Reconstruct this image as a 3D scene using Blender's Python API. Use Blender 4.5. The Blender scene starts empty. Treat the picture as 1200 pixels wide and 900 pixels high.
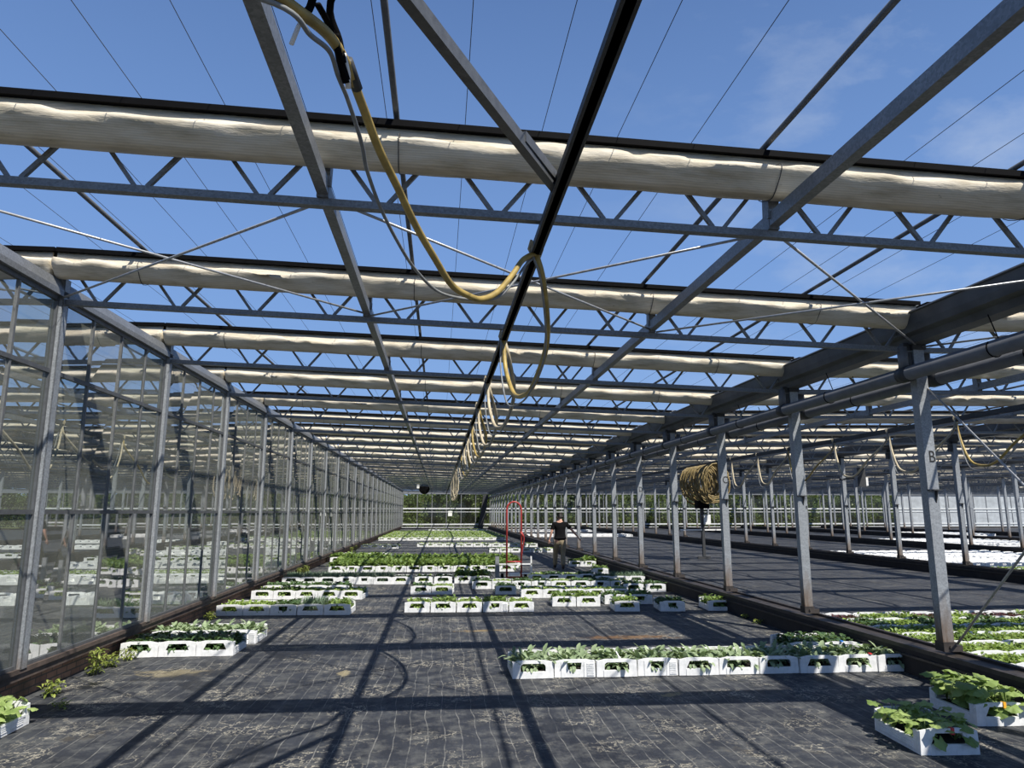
import bpy, bmesh, math, random
from mathutils import Vector, Matrix, noise
R = math.radians
PI = math.pi
random.seed(7)
sc = bpy.context.scene
col = sc.collection

# ------------------------------------------------------------------ helpers
class MB:
    """collects solids, then links them as ONE mesh object"""
    def __init__(s): s.v = []; s.f = []; s.smooth = False
    def add(s, vs, fs):
        b = len(s.v); s.v += [tuple(p) for p in vs]; s.f += [tuple(i + b for i in f) for f in fs]; return s
    def box(s, x0, x1, y0, y1, z0, z1):
        return s.add([(x0,y0,z0),(x1,y0,z0),(x1,y1,z0),(x0,y1,z0),(x0,y0,z1),(x1,y0,z1),(x1,y1,z1),(x0,y1,z1)],
                     [(0,3,2,1),(4,5,6,7),(0,1,5,4),(1,2,6,5),(2,3,7,6),(3,0,4,7)])
    def bar(s, p, q, w, h, up=(0,0,1)):
        p = Vector(p); q = Vector(q); d = (q-p).normalized(); u = Vector(up)
        if abs(d.dot(u)) > .99: u = Vector((0,1,0))
        a = d.cross(u).normalized()*w/2; b = a.cross(d).normalized()*h/2
        return s.add([p-a-b,p+a-b,p+a+b,p-a+b,q-a-b,q+a-b,q+a+b,q-a+b],
                     [(0,1,2,3),(7,6,5,4),(0,4,5,1),(1,5,6,2),(2,6,7,3),(3,7,4,0)])
    def tube(s, pts, r, n=8, flat=1.0, closed=False):
        pts = [Vector(p) for p in pts]; m = len(pts); vs = []; ref = None
        for i, p in enumerate(pts):
            if closed: d = pts[(i+1) % m]-pts[i-1]
            else: d = pts[min(i+1,m-1)]-pts[max(i-1,0)]
            d.normalize()
            if ref is None:
                ref = Vector((0,0,1)) if abs(d.z) < .9 else Vector((0,1,0))
            a = d.cross(ref)
            if a.length < 1e-4: a = d.cross(Vector((1,0,0)))
            a.normalize(); b = a.cross(d).normalized(); ref = b
            rr = r[i] if isinstance(r, (list,tuple)) else r
            for k in range(n):
                t = 2*PI*k/n; vs.append(p+a*(math.cos(t)*rr)+b*(math.sin(t)*rr*flat))
        fs = []
        for i in range(m if closed else m-1):
            j = (i+1) % m
            for k in range(n):
                k2 = (k+1) % n; fs.append((i*n+k, i*n+k2, j*n+k2, j*n+k))
        if not closed:
            fs.append(tuple(range(n-1,-1,-1))); fs.append(tuple((m-1)*n+k for k in range(n)))
        s.smooth = True
        return s.add(vs, fs)
    def prism(s, poly, axis, a0, a1):
        """convex polygon in the plane normal to axis, extruded from a0 to a1"""
        def P(u, v, a): return (a,u,v) if axis == 'x' else (u,a,v) if axis == 'y' else (u,v,a)
        n = len(poly)
        vs = [P(u,v,a0) for u,v in poly]+[P(u,v,a1) for u,v in poly]
        fs = [tuple(range(n)), tuple(range(2*n-1,n-1,-1))]+[(i,i+n,(i+1)%n+n,(i+1)%n) for i in range(n)]
        return s.add(vs, fs)
    def mesh(s, name, mat):
        me = bpy.data.meshes.new(name); me.from_pydata(s.v, [], s.f)
        bm = bmesh.new(); bm.from_mesh(me); bmesh.ops.recalc_face_normals(bm, faces=bm.faces) if len(bm.faces) < 4000 else None
        bm.to_mesh(me); bm.free()
        if s.smooth: me.polygons.foreach_set('use_smooth', [True]*len(me.polygons))
        if mat: me.materials.append(mat)
        return me
    def build(s, name, mat, parent=None, loc=None):
        return link(name, s.mesh(name, mat), parent, loc)

def link(name, me, parent=None, loc=None, rot=None):
    o = bpy.data.objects.new(name, me); col.objects.link(o)
    if parent is not None: o.parent = parent
    if loc is not None: o.location = loc
    if rot is not None: o.rotation_euler = rot
    return o
def tag(o, label, cat, group=None, kind=None):
    o['label'] = label; o['category'] = cat
    if group: o['group'] = group
    if kind: o['kind'] = kind
    return o
def struct(o): o['kind'] = 'structure'; return o
def empty(name, loc=(0,0,0), rot=None):
    o = bpy.data.objects.new(name, None); col.objects.link(o); o.location = loc; o.empty_display_size = .1
    if rot is not None: o.rotation_euler = rot
    return o
def copy_tree(o, parent=None):
    c = o.copy(); col.objects.link(c)
    if parent is not None: c.parent = parent
    for ch in list(o.children): copy_tree(ch, c)
    return c
ORD = ['first','second','third','fourth','fifth','sixth','seventh','eighth','ninth','tenth','eleventh','twelfth','thirteenth',
       'fourteenth','fifteenth','sixteenth','seventeenth','eighteenth','nineteenth','twentieth','twenty-first','twenty-second',
       'twenty-third','twenty-fourth','twenty-fifth','twenty-sixth','twenty-seventh','twenty-eighth','twenty-ninth','thirtieth']

# ------------------------------------------------------------------ materials
def new_mat(name):
    m = bpy.data.materials.new(name); m.use_nodes = True; nt = m.node_tree
    return m, nt, nt.nodes['Principled BSDF']
def node(nt, t, **kw):
    n = nt.nodes.new(t)
    for k, v in kw.items(): setattr(n, k, v)
    return n
def ramp(nt, fac, stops):
    r = node(nt, 'ShaderNodeValToRGB'); nt.links.new(fac, r.inputs[0]); cr = r.color_ramp
    while len(cr.elements) < len(stops): cr.elements.new(.5)
    for e, (p, c) in zip(cr.elements, stops): e.position = p; e.color = (*c, 1) if len(c) == 3 else c
    return r.outputs[0]
def mixc(nt, fac, a, b, mode='MIX'):
    n = node(nt, 'ShaderNodeMix', data_type='RGBA', blend_type=mode)
    for s, v in ((n.inputs[0], fac), (n.inputs[6], a), (n.inputs[7], b)):
        if isinstance(v, (int, float)): s.default_value = v
        elif isinstance(v, tuple): s.default_value = (*v, 1) if len(v) == 3 else v
        else: nt.links.new(v, s)
    return n.outputs[2]
def noise_tex(nt, scale, detail=4, vec=None, rough=.6, stretch=None):
    tc = node(nt, 'ShaderNodeTexCoord'); v = tc.outputs['Object'] if vec is None else vec
    if stretch:
        mp = node(nt, 'ShaderNodeMapping'); mp.inputs['Scale'].default_value = stretch; nt.links.new(v, mp.inputs[0]); v = mp.outputs[0]
    n = node(nt, 'ShaderNodeTexNoise'); n.inputs['Scale'].default_value = scale; n.inputs['Detail'].default_value = detail
    n.inputs['Roughness'].default_value = rough; nt.links.new(v, n.inputs['Vector']); return n.outputs['Fac']
def bump(nt, b, h, strength=.3, dist=.01):
    n = node(nt, 'ShaderNodeBump'); n.inputs['Strength'].default_value = strength; n.inputs['Distance'].default_value = dist
    nt.links.new(h, n.inputs['Height']); nt.links.new(n.outputs[0], b.inputs['Normal'])
def simple(name, c, rough=.6, metal=0, var=.2, scale=20, spec=None):
    m, nt, b = new_mat(name)
    f = noise_tex(nt, scale)
    nt.links.new(ramp(nt, f, [(.3, tuple(x*(1-var) for x in c)), (.7, tuple(min(1, x*(1+var)) for x in c))]), b.inputs['Base Color'])
    b.inputs['Roughness'].default_value = rough; b.inputs['Metallic'].default_value = metal
    if spec is not None: b.inputs['Specular IOR Level'].default_value = spec
    return m
def galv(name, c, rust=False, metal=.2):
    """galvanised steel with spangle, rust stains at the foot when wanted"""
    m, nt, b = new_mat(name)
    tc = node(nt, 'ShaderNodeTexCoord')
    vo = node(nt, 'ShaderNodeTexVoronoi'); vo.inputs['Scale'].default_value = 70; nt.links.new(tc.outputs['Object'], vo.inputs['Vector'])
    sp = node(nt, 'ShaderNodeSeparateColor'); nt.links.new(vo.outputs['Color'], sp.inputs[0])
    base = ramp(nt, sp.outputs[0], [(0, tuple(x*.78 for x in c)), (1, tuple(x*1.2 for x in c))])
    big = noise_tex(nt, 3, 5)
    base = mixc(nt, ramp(nt, big, [(.4,(0,0,0)),(.75,(.5,.5,.5))]), base, tuple(x*.6 for x in c))
    if rust:
        sx = node(nt, 'ShaderNodeSeparateXYZ'); nt.links.new(tc.outputs['Object'], sx.inputs[0])
        n2 = noise_tex(nt, 9, 5, stretch=(1,1,.25))
        ad = node(nt, 'ShaderNodeMath', operation='MULTIPLY_ADD'); ad.inputs[1].default_value = .9; nt.links.new(n2, ad.inputs[0])
        nt.links.new(sx.outputs[2], ad.inputs[2])
        base = mixc(nt, ramp(nt, ad.outputs[0], [(.55,(1,1,1)),(1.0,(0,0,0))]), base, (.17,.125,.09))
        base = mixc(nt, ramp(nt, ad.outputs[0], [(.42,(1,1,1)),(.62,(0,0,0))]), base, (.06,.035,.022))
    nt.links.new(base, b.inputs['Base Color']); b.inputs['Roughness'].default_value = .5; b.inputs['Metallic'].default_value = metal
    return m
M = {}
M['steel'] = galv('galvanised steel', (.23,.24,.25), False, .35)
M['column'] = galv('galvanised column steel', (.30,.32,.34), True, .2)
M['mullion'] = simple('aluminium glazing bar', (.15,.155,.155), .5, .3)
M['darksteel'] = simple('weathered dark steel', (.11,.115,.12), .5, .3)
M['truss'] = galv('truss steel', (.20,.21,.22), False, .35)
M['gutter'] = simple('gutter steel', (.085,.09,.095), .6, .2, .3, 3)
M['black'] = simple('black rubber', (.004,.004,.0045), .7, 0, .2, 20, .06)
M['bracket'] = simple('dark bracket steel', (.05,.052,.055), .6, .3)
M['pipe'] = simple('grey plastic pipe', (.15,.155,.165), .45, 0, .12, 6)
M['wire'] = simple('dark wire', (.05,.055,.07), .6)
M['letter'] = simple('stencil paint', (.015,.015,.016), .8)
M['rod'] = simple('bright zinc rod', (.42,.43,.44), .4, .4)

m, nt, b = new_mat('woven screen cloth')                     # beige cloth: fine lines, dirt along the folds
ln = node(nt, 'ShaderNodeTexWave', wave_type='BANDS', bands_direction='Z'); ln.inputs['Scale'].default_value = 28
ln.inputs['Distortion'].default_value = .6
tc = node(nt, 'ShaderNodeTexCoord'); nt.links.new(tc.outputs['Object'], ln.inputs['Vector'])
c0 = ramp(nt, noise_tex(nt, 2.2, 6, stretch=(1,3,6)), [(.30,(.42,.36,.25)),(.5,(.64,.57,.44)),(.75,(.76,.70,.58))])
c1 = mixc(nt, .16, c0, ln.outputs['Color'], 'MULTIPLY')
c2 = mixc(nt, ramp(nt, noise_tex(nt, 11, 3, stretch=(1,2,2)), [(.70,(0,0,0)),(.80,(.6,.6,.6))]), c1, (.10,.08,.055))
nt.links.new(c2, b.inputs['Base Color']); b.inputs['Roughness'].default_value = .75
bump(nt, b, noise_tex(nt, 9, 5, stretch=(1,4,4)), .35, .02); M['cloth'] = m

m, nt, b = new_mat('white plastic crate')
f = noise_tex(nt, 14, 4)
c = ramp(nt, f, [(.35,(.68,.69,.68)),(.6,(.82,.82,.81))])
c = mixc(nt, ramp(nt, noise_tex(nt, 34, 3, stretch=(1,1,.3)), [(.70,(0,0,0)),(.78,(.5,.5,.5))]), c, (.30,.25,.19))
nt.links.new(c, b.inputs['Base Color']); b.inputs['Roughness'].default_value = .5; M['crate'] = m
M['soil'] = simple('potting soil', (.022,.016,.012), .9, 0, .4, 60)
M['tape_red'] = simple('red tape', (.65,.05,.05), .5)
M['tape_orange'] = simple('orange tape', (.8,.38,.03), .5)
M['tape_blue'] = simple('blue tape', (.03,.22,.7), .5)

def leaf_mat(name, a, bcol, trans=.25, rough=.5):
    m, nt, b = new_mat(name)
    oi = node(nt, 'ShaderNodeNewGeometry')
    f = oi.outputs['Random Per Island']
    c = ramp(nt, f, [(0, a), (1, bcol)])
    nt.links.new(c, b.inputs['Base Color']); b.inputs['Roughness'].default_value = rough
    tr = node(nt, 'ShaderNodeBsdfTranslucent'); nt.links.new(mixc(nt, .5, c, (.35,.5,.05), 'MIX'), tr.inputs[0])
    mx = node(nt, 'ShaderNodeMixShader'); mx.inputs[0].default_value = trans
    nt.links.new(b.outputs[0], mx.inputs[1]); nt.links.new(tr.outputs[0], mx.inputs[2])
    nt.links.new(mx.outputs[0], nt.nodes['Material Output'].inputs[0]); return m
M['cabbage'] = leaf_mat('grey-green cabbage leaf', (.17,.24,.12), (.36,.44,.26), .15)
M['lettuce'] = leaf_mat('light lettuce leaf', (.16,.25,.05), (.33,.43,.11), .25)
M['kale'] = leaf_mat('dark green leaf', (.03,.07,.025), (.10,.17,.06), .15)
M['leek'] = leaf_mat('leek blade', (.11,.18,.11), (.23,.31,.20), .15)
M['lush'] = leaf_mat('bright tall leaf', (.07,.135,.03), (.24,.33,.09), .25)
M['red'] = leaf_mat('dark red lettuce leaf', (.035,.012,.016), (.10,.025,.03), .1)
M['squash'] = leaf_mat('squash leaf', (.16,.25,.06), (.38,.48,.16), .25)
M['weed'] = leaf_mat('weed leaf', (.14,.19,.035), (.36,.40,.09), .25)
M['tree'] = leaf_mat('tree leaf', (.03,.055,.010), (.14,.18,.04), .3)
M['treedark'] = leaf_mat('dark tree leaf', (.018,.036,.009), (.085,.12,.028), .25)
M['bark'] = simple('bark', (.10,.075,.05), .9)
M['hose'] = simple('yellowed hose', (.36,.26,.075), .5, 0, .35, 8)
M['coil'] = simple('brownish coiled hose', (.25,.185,.075), .6, 0, .5, 12)
M['hosepale'] = simple('pale dirty hose', (.48,.41,.28), .6, 0, .25, 8)
M['cable'] = simple('grey cable', (.21,.22,.22), .55)
M['red_paint'] = simple('red paint', (.36,.04,.035), .4, 0, .15)
M['white_paint'] = simple('white paint', (.78,.78,.76), .5, 0, .08)
M['grey_box'] = simple('grey cabinet', (.22,.23,.24), .5)
M['white_rail'] = simple('pale rail', (.62,.64,.64), .5, 0, .1)
M['skin'] = simple('skin', (.56,.31,.22), .5, 0, .08)
M['shirt'] = simple('black cotton', (.007,.007,.008), .95, 0, .3, 20, .1)
M['trousers'] = simple('olive work trousers', (.27,.215,.135), .9, 0, .2, 14)
M['hair'] = simple('dark hair', (.015,.012,.01), .7)
M['shoe'] = simple('brown boots', (.06,.04,.025), .7)

m, nt, b = new_mat('brick plinth')                            # left wall
tc = node(nt, 'ShaderNodeTexCoord'); mp = node(nt, 'ShaderNodeMapping'); mp.inputs['Rotation'].default_value = (R(90),0,R(90))
sx = node(nt, 'ShaderNodeSeparateXYZ'); cb = node(nt, 'ShaderNodeCombineXYZ'); nt.links.new(tc.outputs['Object'], sx.inputs[0])
nt.links.new(sx.outputs[1], cb.inputs[0]); nt.links.new(sx.outputs[2], cb.inputs[1])
br = node(nt, 'ShaderNodeTexBrick'); br.inputs['Scale'].default_value = 1; br.inputs['Brick Width'].default_value = .21; br.inputs['Row Height'].default_value = .07
br.inputs['Mortar Size'].default_value = .008; br.inputs['Color1'].default_value = (.27,.14,.085,1); br.inputs['Color2'].default_value = (.38,.21,.13,1)
br.inputs['Mortar'].default_value = (.11,.09,.07,1); nt.links.new(cb.outputs[0], br.inputs['Vector'])
nt.links.new(mixc(nt, ramp(nt, noise_tex(nt, 4, 6), [(.45,(0,0,0)),(.7,(.8,.8,.8))]), br.outputs['Color'], (.06,.05,.03)), b.inputs['Base Color'])
b.inputs['Roughness'].default_value = .9; M['brick'] = m
M['sill'] = simple('rusty sill', (.085,.062,.05), .8, 0, .45, 6)
M['kerb'] = simple('dark stained kerb', (.022,.017,.015), .85, 0, .4, 5)
M['kerbtop'] = simple('rusty kerb rail', (.05,.042,.037), .55, .3, .45, 6)

def glass_mat(name, tint, haze, dirt):
    m, nt, b = new_mat(name); nt.nodes.remove(b)
    tr = node(nt, 'ShaderNodeBsdfTransparent'); tr.inputs[0].default_value = (*tint, 1)
    gl = node(nt, 'ShaderNodeBsdfGlossy'); gl.inputs['Roughness'].default_value = .02; gl.inputs[0].default_value = (.8,.8,.8,1)
    fr = node(nt, 'ShaderNodeFresnel'); fr.inputs[0].default_value = 1.45
    mx = node(nt, 'ShaderNodeMixShader'); nt.links.new(fr.outputs[0], mx.inputs[0]); nt.links.new(tr.outputs[0], mx.inputs[1]); nt.links.new(gl.outputs[0], mx.inputs[2])
    df = node(nt, 'ShaderNodeBsdfDiffuse'); df.inputs[0].default_value = (.27,.28,.235,1)
    f = ramp(nt, noise_tex(nt, 2.5, 6, stretch=(1,1,.35)), [(.2,(haze,)*3),(.8,(dirt,)*3)])
    m2 = node(nt, 'ShaderNodeMixShader'); nt.links.new(f, m2.inputs[0]); nt.links.new(mx.outputs[0], m2.inputs[1]); nt.links.new(df.outputs[0], m2.inputs[2])
    nt.links.new(m2.outputs[0], nt.nodes['Material Output'].inputs[0]); return m
M['glass'] = glass_mat('dusty glass', (.78,.83,.80), .24, .44)
M['backglass'] = glass_mat('back wall glass', (.9,.93,.92), .02, .08)
M['opaque'] = simple('pale twinwall sheet', (.42,.45,.47), .4, 0, .2, 1.5)
M['grass'] = simple('rough grass', (.14,.17,.05), .9, 0, .4, 3)

# ground fabric: black woven sheet, pale printed lines, dust, dried algae, silt
def fabric(name, dust):
    m, nt, b = new_mat(name)
    tc = node(nt, 'ShaderNodeTexCoord'); ob = tc.outputs['Object']
    def lines(axis, period, width):
        sx = node(nt, 'ShaderNodeSeparateXYZ'); nt.links.new(ob, sx.inputs[0])
        wob = noise_tex(nt, .9, 2, ob)
        a = node(nt, 'ShaderNodeMath', operation='MULTIPLY_ADD'); nt.links.new(wob, a.inputs[0]); a.inputs[1].default_value = .16; nt.links.new(sx.outputs[axis], a.inputs[2])
        d = node(nt, 'ShaderNodeMath', operation='PINGPONG'); nt.links.new(a.outputs[0], d.inputs[0]); d.inputs[1].default_value = period/2
        c = node(nt, 'ShaderNodeMath', operation='LESS_THAN'); nt.links.new(d.outputs[0], c.inputs[0]); c.inputs[1].default_value = width
        return c.outputs[0]
    base = ramp(nt, noise_tex(nt, 1.3, 7, ob), [(.3,(.020,.022,.028)),(.7,(.047,.051,.060))])
    # dry dust rubbed along the weave
    d1 = ramp(nt, noise_tex(nt, 5, 6, ob, .7), [(.46,(0,0,0)),(.72,(dust,)*3)])
    base = mixc(nt, d1, base, (.19,.19,.175))
    wl = node(nt, 'ShaderNodeMath', operation='MULTIPLY'); nt.links.new(lines(0, .14, .004), wl.inputs[0]); nt.links.new(ramp(nt, noise_tex(nt, 6, 4, ob), [(.4,(.12,)*3),(.65,(.75,)*3)]), wl.inputs[1])
    base = mixc(nt, wl.outputs[0], base, (.27,.265,.24))
    # pale scratchy silt outlines: thin bands of a noise field
    n = noise_tex(nt, 7, 3, ob, .65)
    band = ramp(nt, n, [(.475,(0,0,0)),(.495,(1,1,1)),(.505,(1,1,1)),(.525,(0,0,0))])
    msk = ramp(nt, noise_tex(nt, 1.7, 3, ob), [(.48,(0,0,0)),(.66,(dust*1.4,)*3)])
    bb = mixc(nt, 1.0, band, msk, 'MULTIPLY')
    base = mixc(nt, bb, base, (.50,.46,.36))
    silt = ramp(nt, noise_tex(nt, .55, 6, ob, .7), [(.64,(0,0,0)),(.74,(.55*dust+.1,)*3)])
    base = mixc(nt, silt, base, (.20,.155,.075))
    if dust > .4:
        wn = node(nt, 'ShaderNodeTexNoise'); wn.inputs['Scale'].default_value = 7; wn.inputs['Detail'].default_value = 8; wn.inputs['Roughness'].default_value = .75; nt.links.new(ob, wn.inputs['Vector'])
        for (px, py, rx, ry, c) in ((2.8,10.75,1.15,.30,(.20,.105,.035)),(.75,11.55,.75,.16,(.30,.21,.09)),(-3.0,8.95,.75,.35,(.26,.22,.13)),(-1.05,8.75,.13,.30,(.40,.34,.20)),(-1.9,10.4,.30,.2,(.34,.28,.17)),(2.35,7.45,.20,.13,(.42,.33,.15)),(-2.9,11.9,.5,.2,(.27,.22,.12))):
            mp = node(nt, 'ShaderNodeMapping'); mp.inputs['Location'].default_value = (-px/rx,-py/ry,0); mp.inputs['Scale'].default_value = (1/rx,1/ry,0); nt.links.new(ob, mp.inputs[0])
            ln = node(nt, 'ShaderNodeVectorMath', operation='LENGTH'); nt.links.new(mp.outputs[0], ln.inputs[0])
            ad = node(nt, 'ShaderNodeMath', operation='MULTIPLY_ADD'); nt.links.new(wn.outputs['Fac'], ad.inputs[0]); ad.inputs[1].default_value = -3.0; nt.links.new(ln.outputs['Value'], ad.inputs[2]); a2 = node(nt, 'ShaderNodeMath', operation='ADD'); nt.links.new(ad.outputs[0], a2.inputs[0]); a2.inputs[1].default_value = 1.15
            base = mixc(nt, ramp(nt, a2.outputs[0], [(0,(.6,)*3),(.25,(0,)*3)]), base, c)
    wet = ramp(nt, noise_tex(nt, .9, 4, node_off(nt, ob)), [(.62,(0,0,0)),(.66,(1,1,1))])
    base = mixc(nt, mixc(nt, .75, (0,0,0), wet), base, (.014,.014,.016))
    nt.links.new(base, b.inputs['Base Color'])
    nt.links.new(ramp(nt, wet, [(0,(.62,)*3),(1,(.42,)*3)]), b.inputs['Roughness'])
    b.inputs['Specular IOR Level'].default_value = .22
    wr = node(nt, 'ShaderNodeTexNoise'); mp = node(nt, 'ShaderNodeMapping'); mp.inputs['Scale'].default_value = (5,.55,1); mp.inputs['Rotation'].default_value = (0,0,R(-8))
    nt.links.new(ob, mp.inputs[0]); nt.links.new(mp.outputs[0], wr.inputs['Vector']); wr.inputs['Scale'].default_value = 1.6; wr.inputs['Detail'].default_value = 6
    bump(nt, b, wr.outputs['Fac'], .55, .05)
    return m
def node_off(nt, v):
    mp = node(nt, 'ShaderNodeMapping'); mp.inputs['Location'].default_value = (13,4,2); nt.links.new(v, mp.inputs[0]); return mp.outputs[0]
M['fabric'] = fabric('black ground fabric', .55)
M['fabric2'] = fabric('cleaner ground fabric', .25)

# ------------------------------------------------------------------ layout of the greenhouse
Y0, DY, YE = 7.677, 3.0, 79.677            # second truss, truss spacing, end wall
XW, BAY = -4.03, 9.6
LINES = [XW+BAY*i for i in range(-4, 10)]   # column lines; index 4 is the glass wall on the left
def zline(i): return 4.0 if i <= 4 else 3.70 if i == 5 else 3.82     # height of the bottom chord at a column line
def zc(bay, x):                             # bottom chord height at x within a bay
    t = (x-LINES[bay])/BAY; return zline(bay)*(1-t)+zline(bay+1)*t
MID = 4                                     # the middle aisle
BAYNAME = {0:'fourth aisle left of the glass wall', 1:'third aisle left of the glass wall', 2:'second aisle left of the glass wall', 3:'aisle behind the left glass wall', 4:'middle aisle',
           5:'first aisle right', 6:'second aisle right', 7:'third aisle right', 8:'fourth aisle right', 9:'fifth aisle right', 10:'sixth aisle right', 11:'seventh aisle right', 12:'eighth aisle right'}
def kmin(bay):                              # nearest truss of the bay that the photo can show
    if bay == 4: return -1
    if bay > 4: y = (LINES[bay]-1.5)/.81
    else: y = (-LINES[bay+1]-1.5)/.61
    return max(-1, math.ceil((y-Y0)/DY-.8))
BAYS = [4,5,3,6,2,7,8,1,9,10,0,11]

# floor and ground ---------------------------------------------------------------
g = MB()
nx = [-4.24,-4.0,-3.5,-3.0,-2.5]+[-2+i*.5 for i in range(15)]+[5.4]
ys = [-30+2*i for i in range(14)]+[-2+.5*i for i in range(164)]
for y in ys:
    for x in nx:
        z = noise.noise((x*.7,y*.5,0))*.005 if -3.8 < x < 5 else 0
        g.v.append((x, min(y, 79.5), min(z,.1)))
n = len(nx)
g.f = [(j*n+i, j*n+i+1, (j+1)*n+i+1, (j+1)*n+i) for j in range(len(ys)-1) for i in range(n-1)]
g.smooth = True
o = struct(g.build('floor', M['fabric']))
for i, (a, b_) in enumerate(((LINES[0]-12, -4.26), (5.75, LINES[13]))):
    gg = MB().box(a, b_, -30, 79.6, -.05, 0); o = struct(gg.build('floor', M['fabric2']))
gg = MB().box(-220, 220, 79.65, 260, -.1, -.02); o = struct(gg.build('ground_outside', M['grass']))
gg = MB().box(-220, 220, -120, -30.05, -.1, -.02); o = struct(gg.build('ground_outside', M['grass']))

# trusses ------------------------------------------------------------------------
def truss_meshes():
    L = BAY
    bc = MB().box(.02,L-.02,-.025,.025,-.03,.03); bc.box(.05,L-.05,-.04,-.025,-.03,-.02)
    tcm = MB().box(.02,L-.02,-.025,.025,.50,.56)
    dn = MB().bar((0,0,.50),(.36,0,.03),.028,.028,(0,1,0)); up = MB().bar((.44,0,.03),(.8,0,.50),.028,.028,(0,1,0))
    allw = MB()
    for i in range(12):
        x = .8*i; allw.bar((x+.01,0,.50),(x+.36,0,.03),.028,.028,(0,1,0)); allw.bar((x+.44,0,.03),(x+.79,0,.50),.028,.028,(0,1,0))
    st = MB().box(-.04,.04,-.05,.05,.03,.5); st.box(-.055,.055,-.075,-.05,.10,.17)
    return [a.mesh(nm, M['truss']) for nm, a in (('bottom_chord',bc),('top_chord',tcm),('web_bar',dn),('web_bar',up),('lattice_web',allw),('hanger_plate',st))]
TB, TT, TD, TU, TW, TS = truss_meshes()
def truss(bay, k, detail):
    x0, y = LINES[bay], Y0+DY*k
    tilt = math.atan2(zline(bay+1)-zline(bay), BAY)
    r = empty('roof_truss', (x0, y, zline(bay)), (0, -tilt, 0))
    link('bottom_chord', TB, r); link('top_chord', TT, r)
    for bx in (3.2, 6.4): link('hanger_plate', TS, r, (bx,0,0))
    if detail:
        for i in range(12): link('web_bar', TD, r, (.8*i,0,0)); link('web_bar', TU, r, (.8*i,0,0))
    else: link('lattice_web', TW, r)
    return r
# rolled screens -----------------------------------------------------------------
# closed outline of the sagging cloth bag: it bulges towards the front near its top and draws in below
SECT = [(.215,.0),(.205,.06),(.16,.10),(.07,.115),(.0,.115),(-.07,.112),(-.125,.098),(-.152,.07),(-.148,.035),(-.122,-.01),(-.086,-.055),(-.050,-.095),(-.012,-.122),(.03,-.125),(.09,-.105),(.15,-.075),(.195,-.04)]
def roll_meshes(seed):
    rnd = random.Random(seed); L = 9.47; N = 190; A = len(SECT)
    pin = [(rnd.uniform(.1,L-.1), rnd.uniform(.3,1.3), rnd.uniform(.04,.16)) for _ in range(20)]
    m = MB(); m.smooth = True
    for i in range(N+1):
        x = L*i/N
        pinch = sum(a*math.exp(-((x-p)/w)**2) for p, a, w in pin)
        sag = noise.noise((x*.45,seed*3.1,0))*.012
        topw = noise.noise((x*1.6,seed*1.7,5))
        for j in range(A):
            t = 2*PI*j/A
            c, s = math.cos(t), math.sin(t)
            by, bz = SECT[j]
            k1 = 1+.10*noise.noise((x*1.1,c*1.3,s*1.3+seed*9))+.06*noise.noise((x*4,c*2,s*2+seed))
            yy = .0+by*k1; z = .345+sag+bz*.82*(1+.06*noise.noise((x*1.6,c*1.2,s*1.2+seed*5)))
            if s > .25: z += (.034*topw+.012*noise.noise((x*5,seed*2.2,8))-.065*pinch*(s-.25)); yy += .05*pinch*(s-.25)
            if c < -.3: yy += .018*noise.noise((x*2.4,z*14,seed*2))+.012*noise.noise((x*6,z*20,seed*3))
            m.v.append((x, yy, z))
    for i in range(N):
        for j in range(A):
            j2 = (j+1) % A; m.f.append((i*A+j, (i+1)*A+j, (i+1)*A+j2, i*A+j2))
    m.f.append(tuple(range(A))); m.f.append(tuple(N*A+j for j in range(A-1,-1,-1)))
    cl = m.mesh('rolled_cloth', M['cloth'])
    sh = MB(); sh.smooth = True; n2 = 90
    for i in range(n2+1):
        x = L*i/n2; w = noise.noise((x*2.2,seed*2.3,1))*.02
        for (yy, z) in ((-.07+w,.39),(-.06+w*.6,.44),(-.05,.505),(-.03,.505),(-.04+w*.6,.44),(-.05+w,.39)): sh.v.append((x,yy,z))
    for i in range(n2):
        for j in range(5): sh.f.append((i*6+j, (i+1)*6+j, (i+1)*6+j+1, i*6+j+1))
    return cl, sh.mesh('hanging_strip', M['cloth'])
ROLLS = [roll_meshes(s) for s in (1,2,3)]
pr = MB().box(0,9.5,-.085,.23,.522,.55); pr.box(0,9.5,-.095,-.085,.505,.55); PROF = pr.mesh('edge_profile', M['black'])
bd = MB()
bd.tube([(0,p*1.06,.345+q*.88) for p, q in SECT], .0035, 5, closed=True); BAND = bd.mesh('tie_band', M['bracket'])
def roll(bay, k, detail):
    x0, y = LINES[bay], Y0+DY*k
    tilt = math.atan2(zline(bay+1)-zline(bay), BAY)
    r = empty('rolled_screen', (x0+(.02 if bay > 3 else .12), y-.17, zline(bay)-.03), (0,-tilt,0))
    cl, sh = ROLLS[(k+bay*2) % 3]
    link('rolled_cloth', cl, r); link('hanging_strip', sh, r); link('edge_profile', PROF, r)
    if detail:
        for bx in (.85,3.69,6.31,8.25): link('tie_band', BAND, r, (bx,0,0))
    return r
for bay in BAYS:
    for q, k in enumerate(range(kmin(bay), 24)):
        det = bay == MID and k <= 5
        nm = BAYNAME[bay]; od = ORD[q]
        tag(truss(bay, k, det), f'grey lattice truss over the {nm}, {od} from the front', 'roof truss', f'roof trusses over the {nm}')
        tag(roll(bay, k, det), f'rolled beige screen on the {od} truss of the {nm}', 'rolled screen', f'rolled screens over the {nm}')

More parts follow.
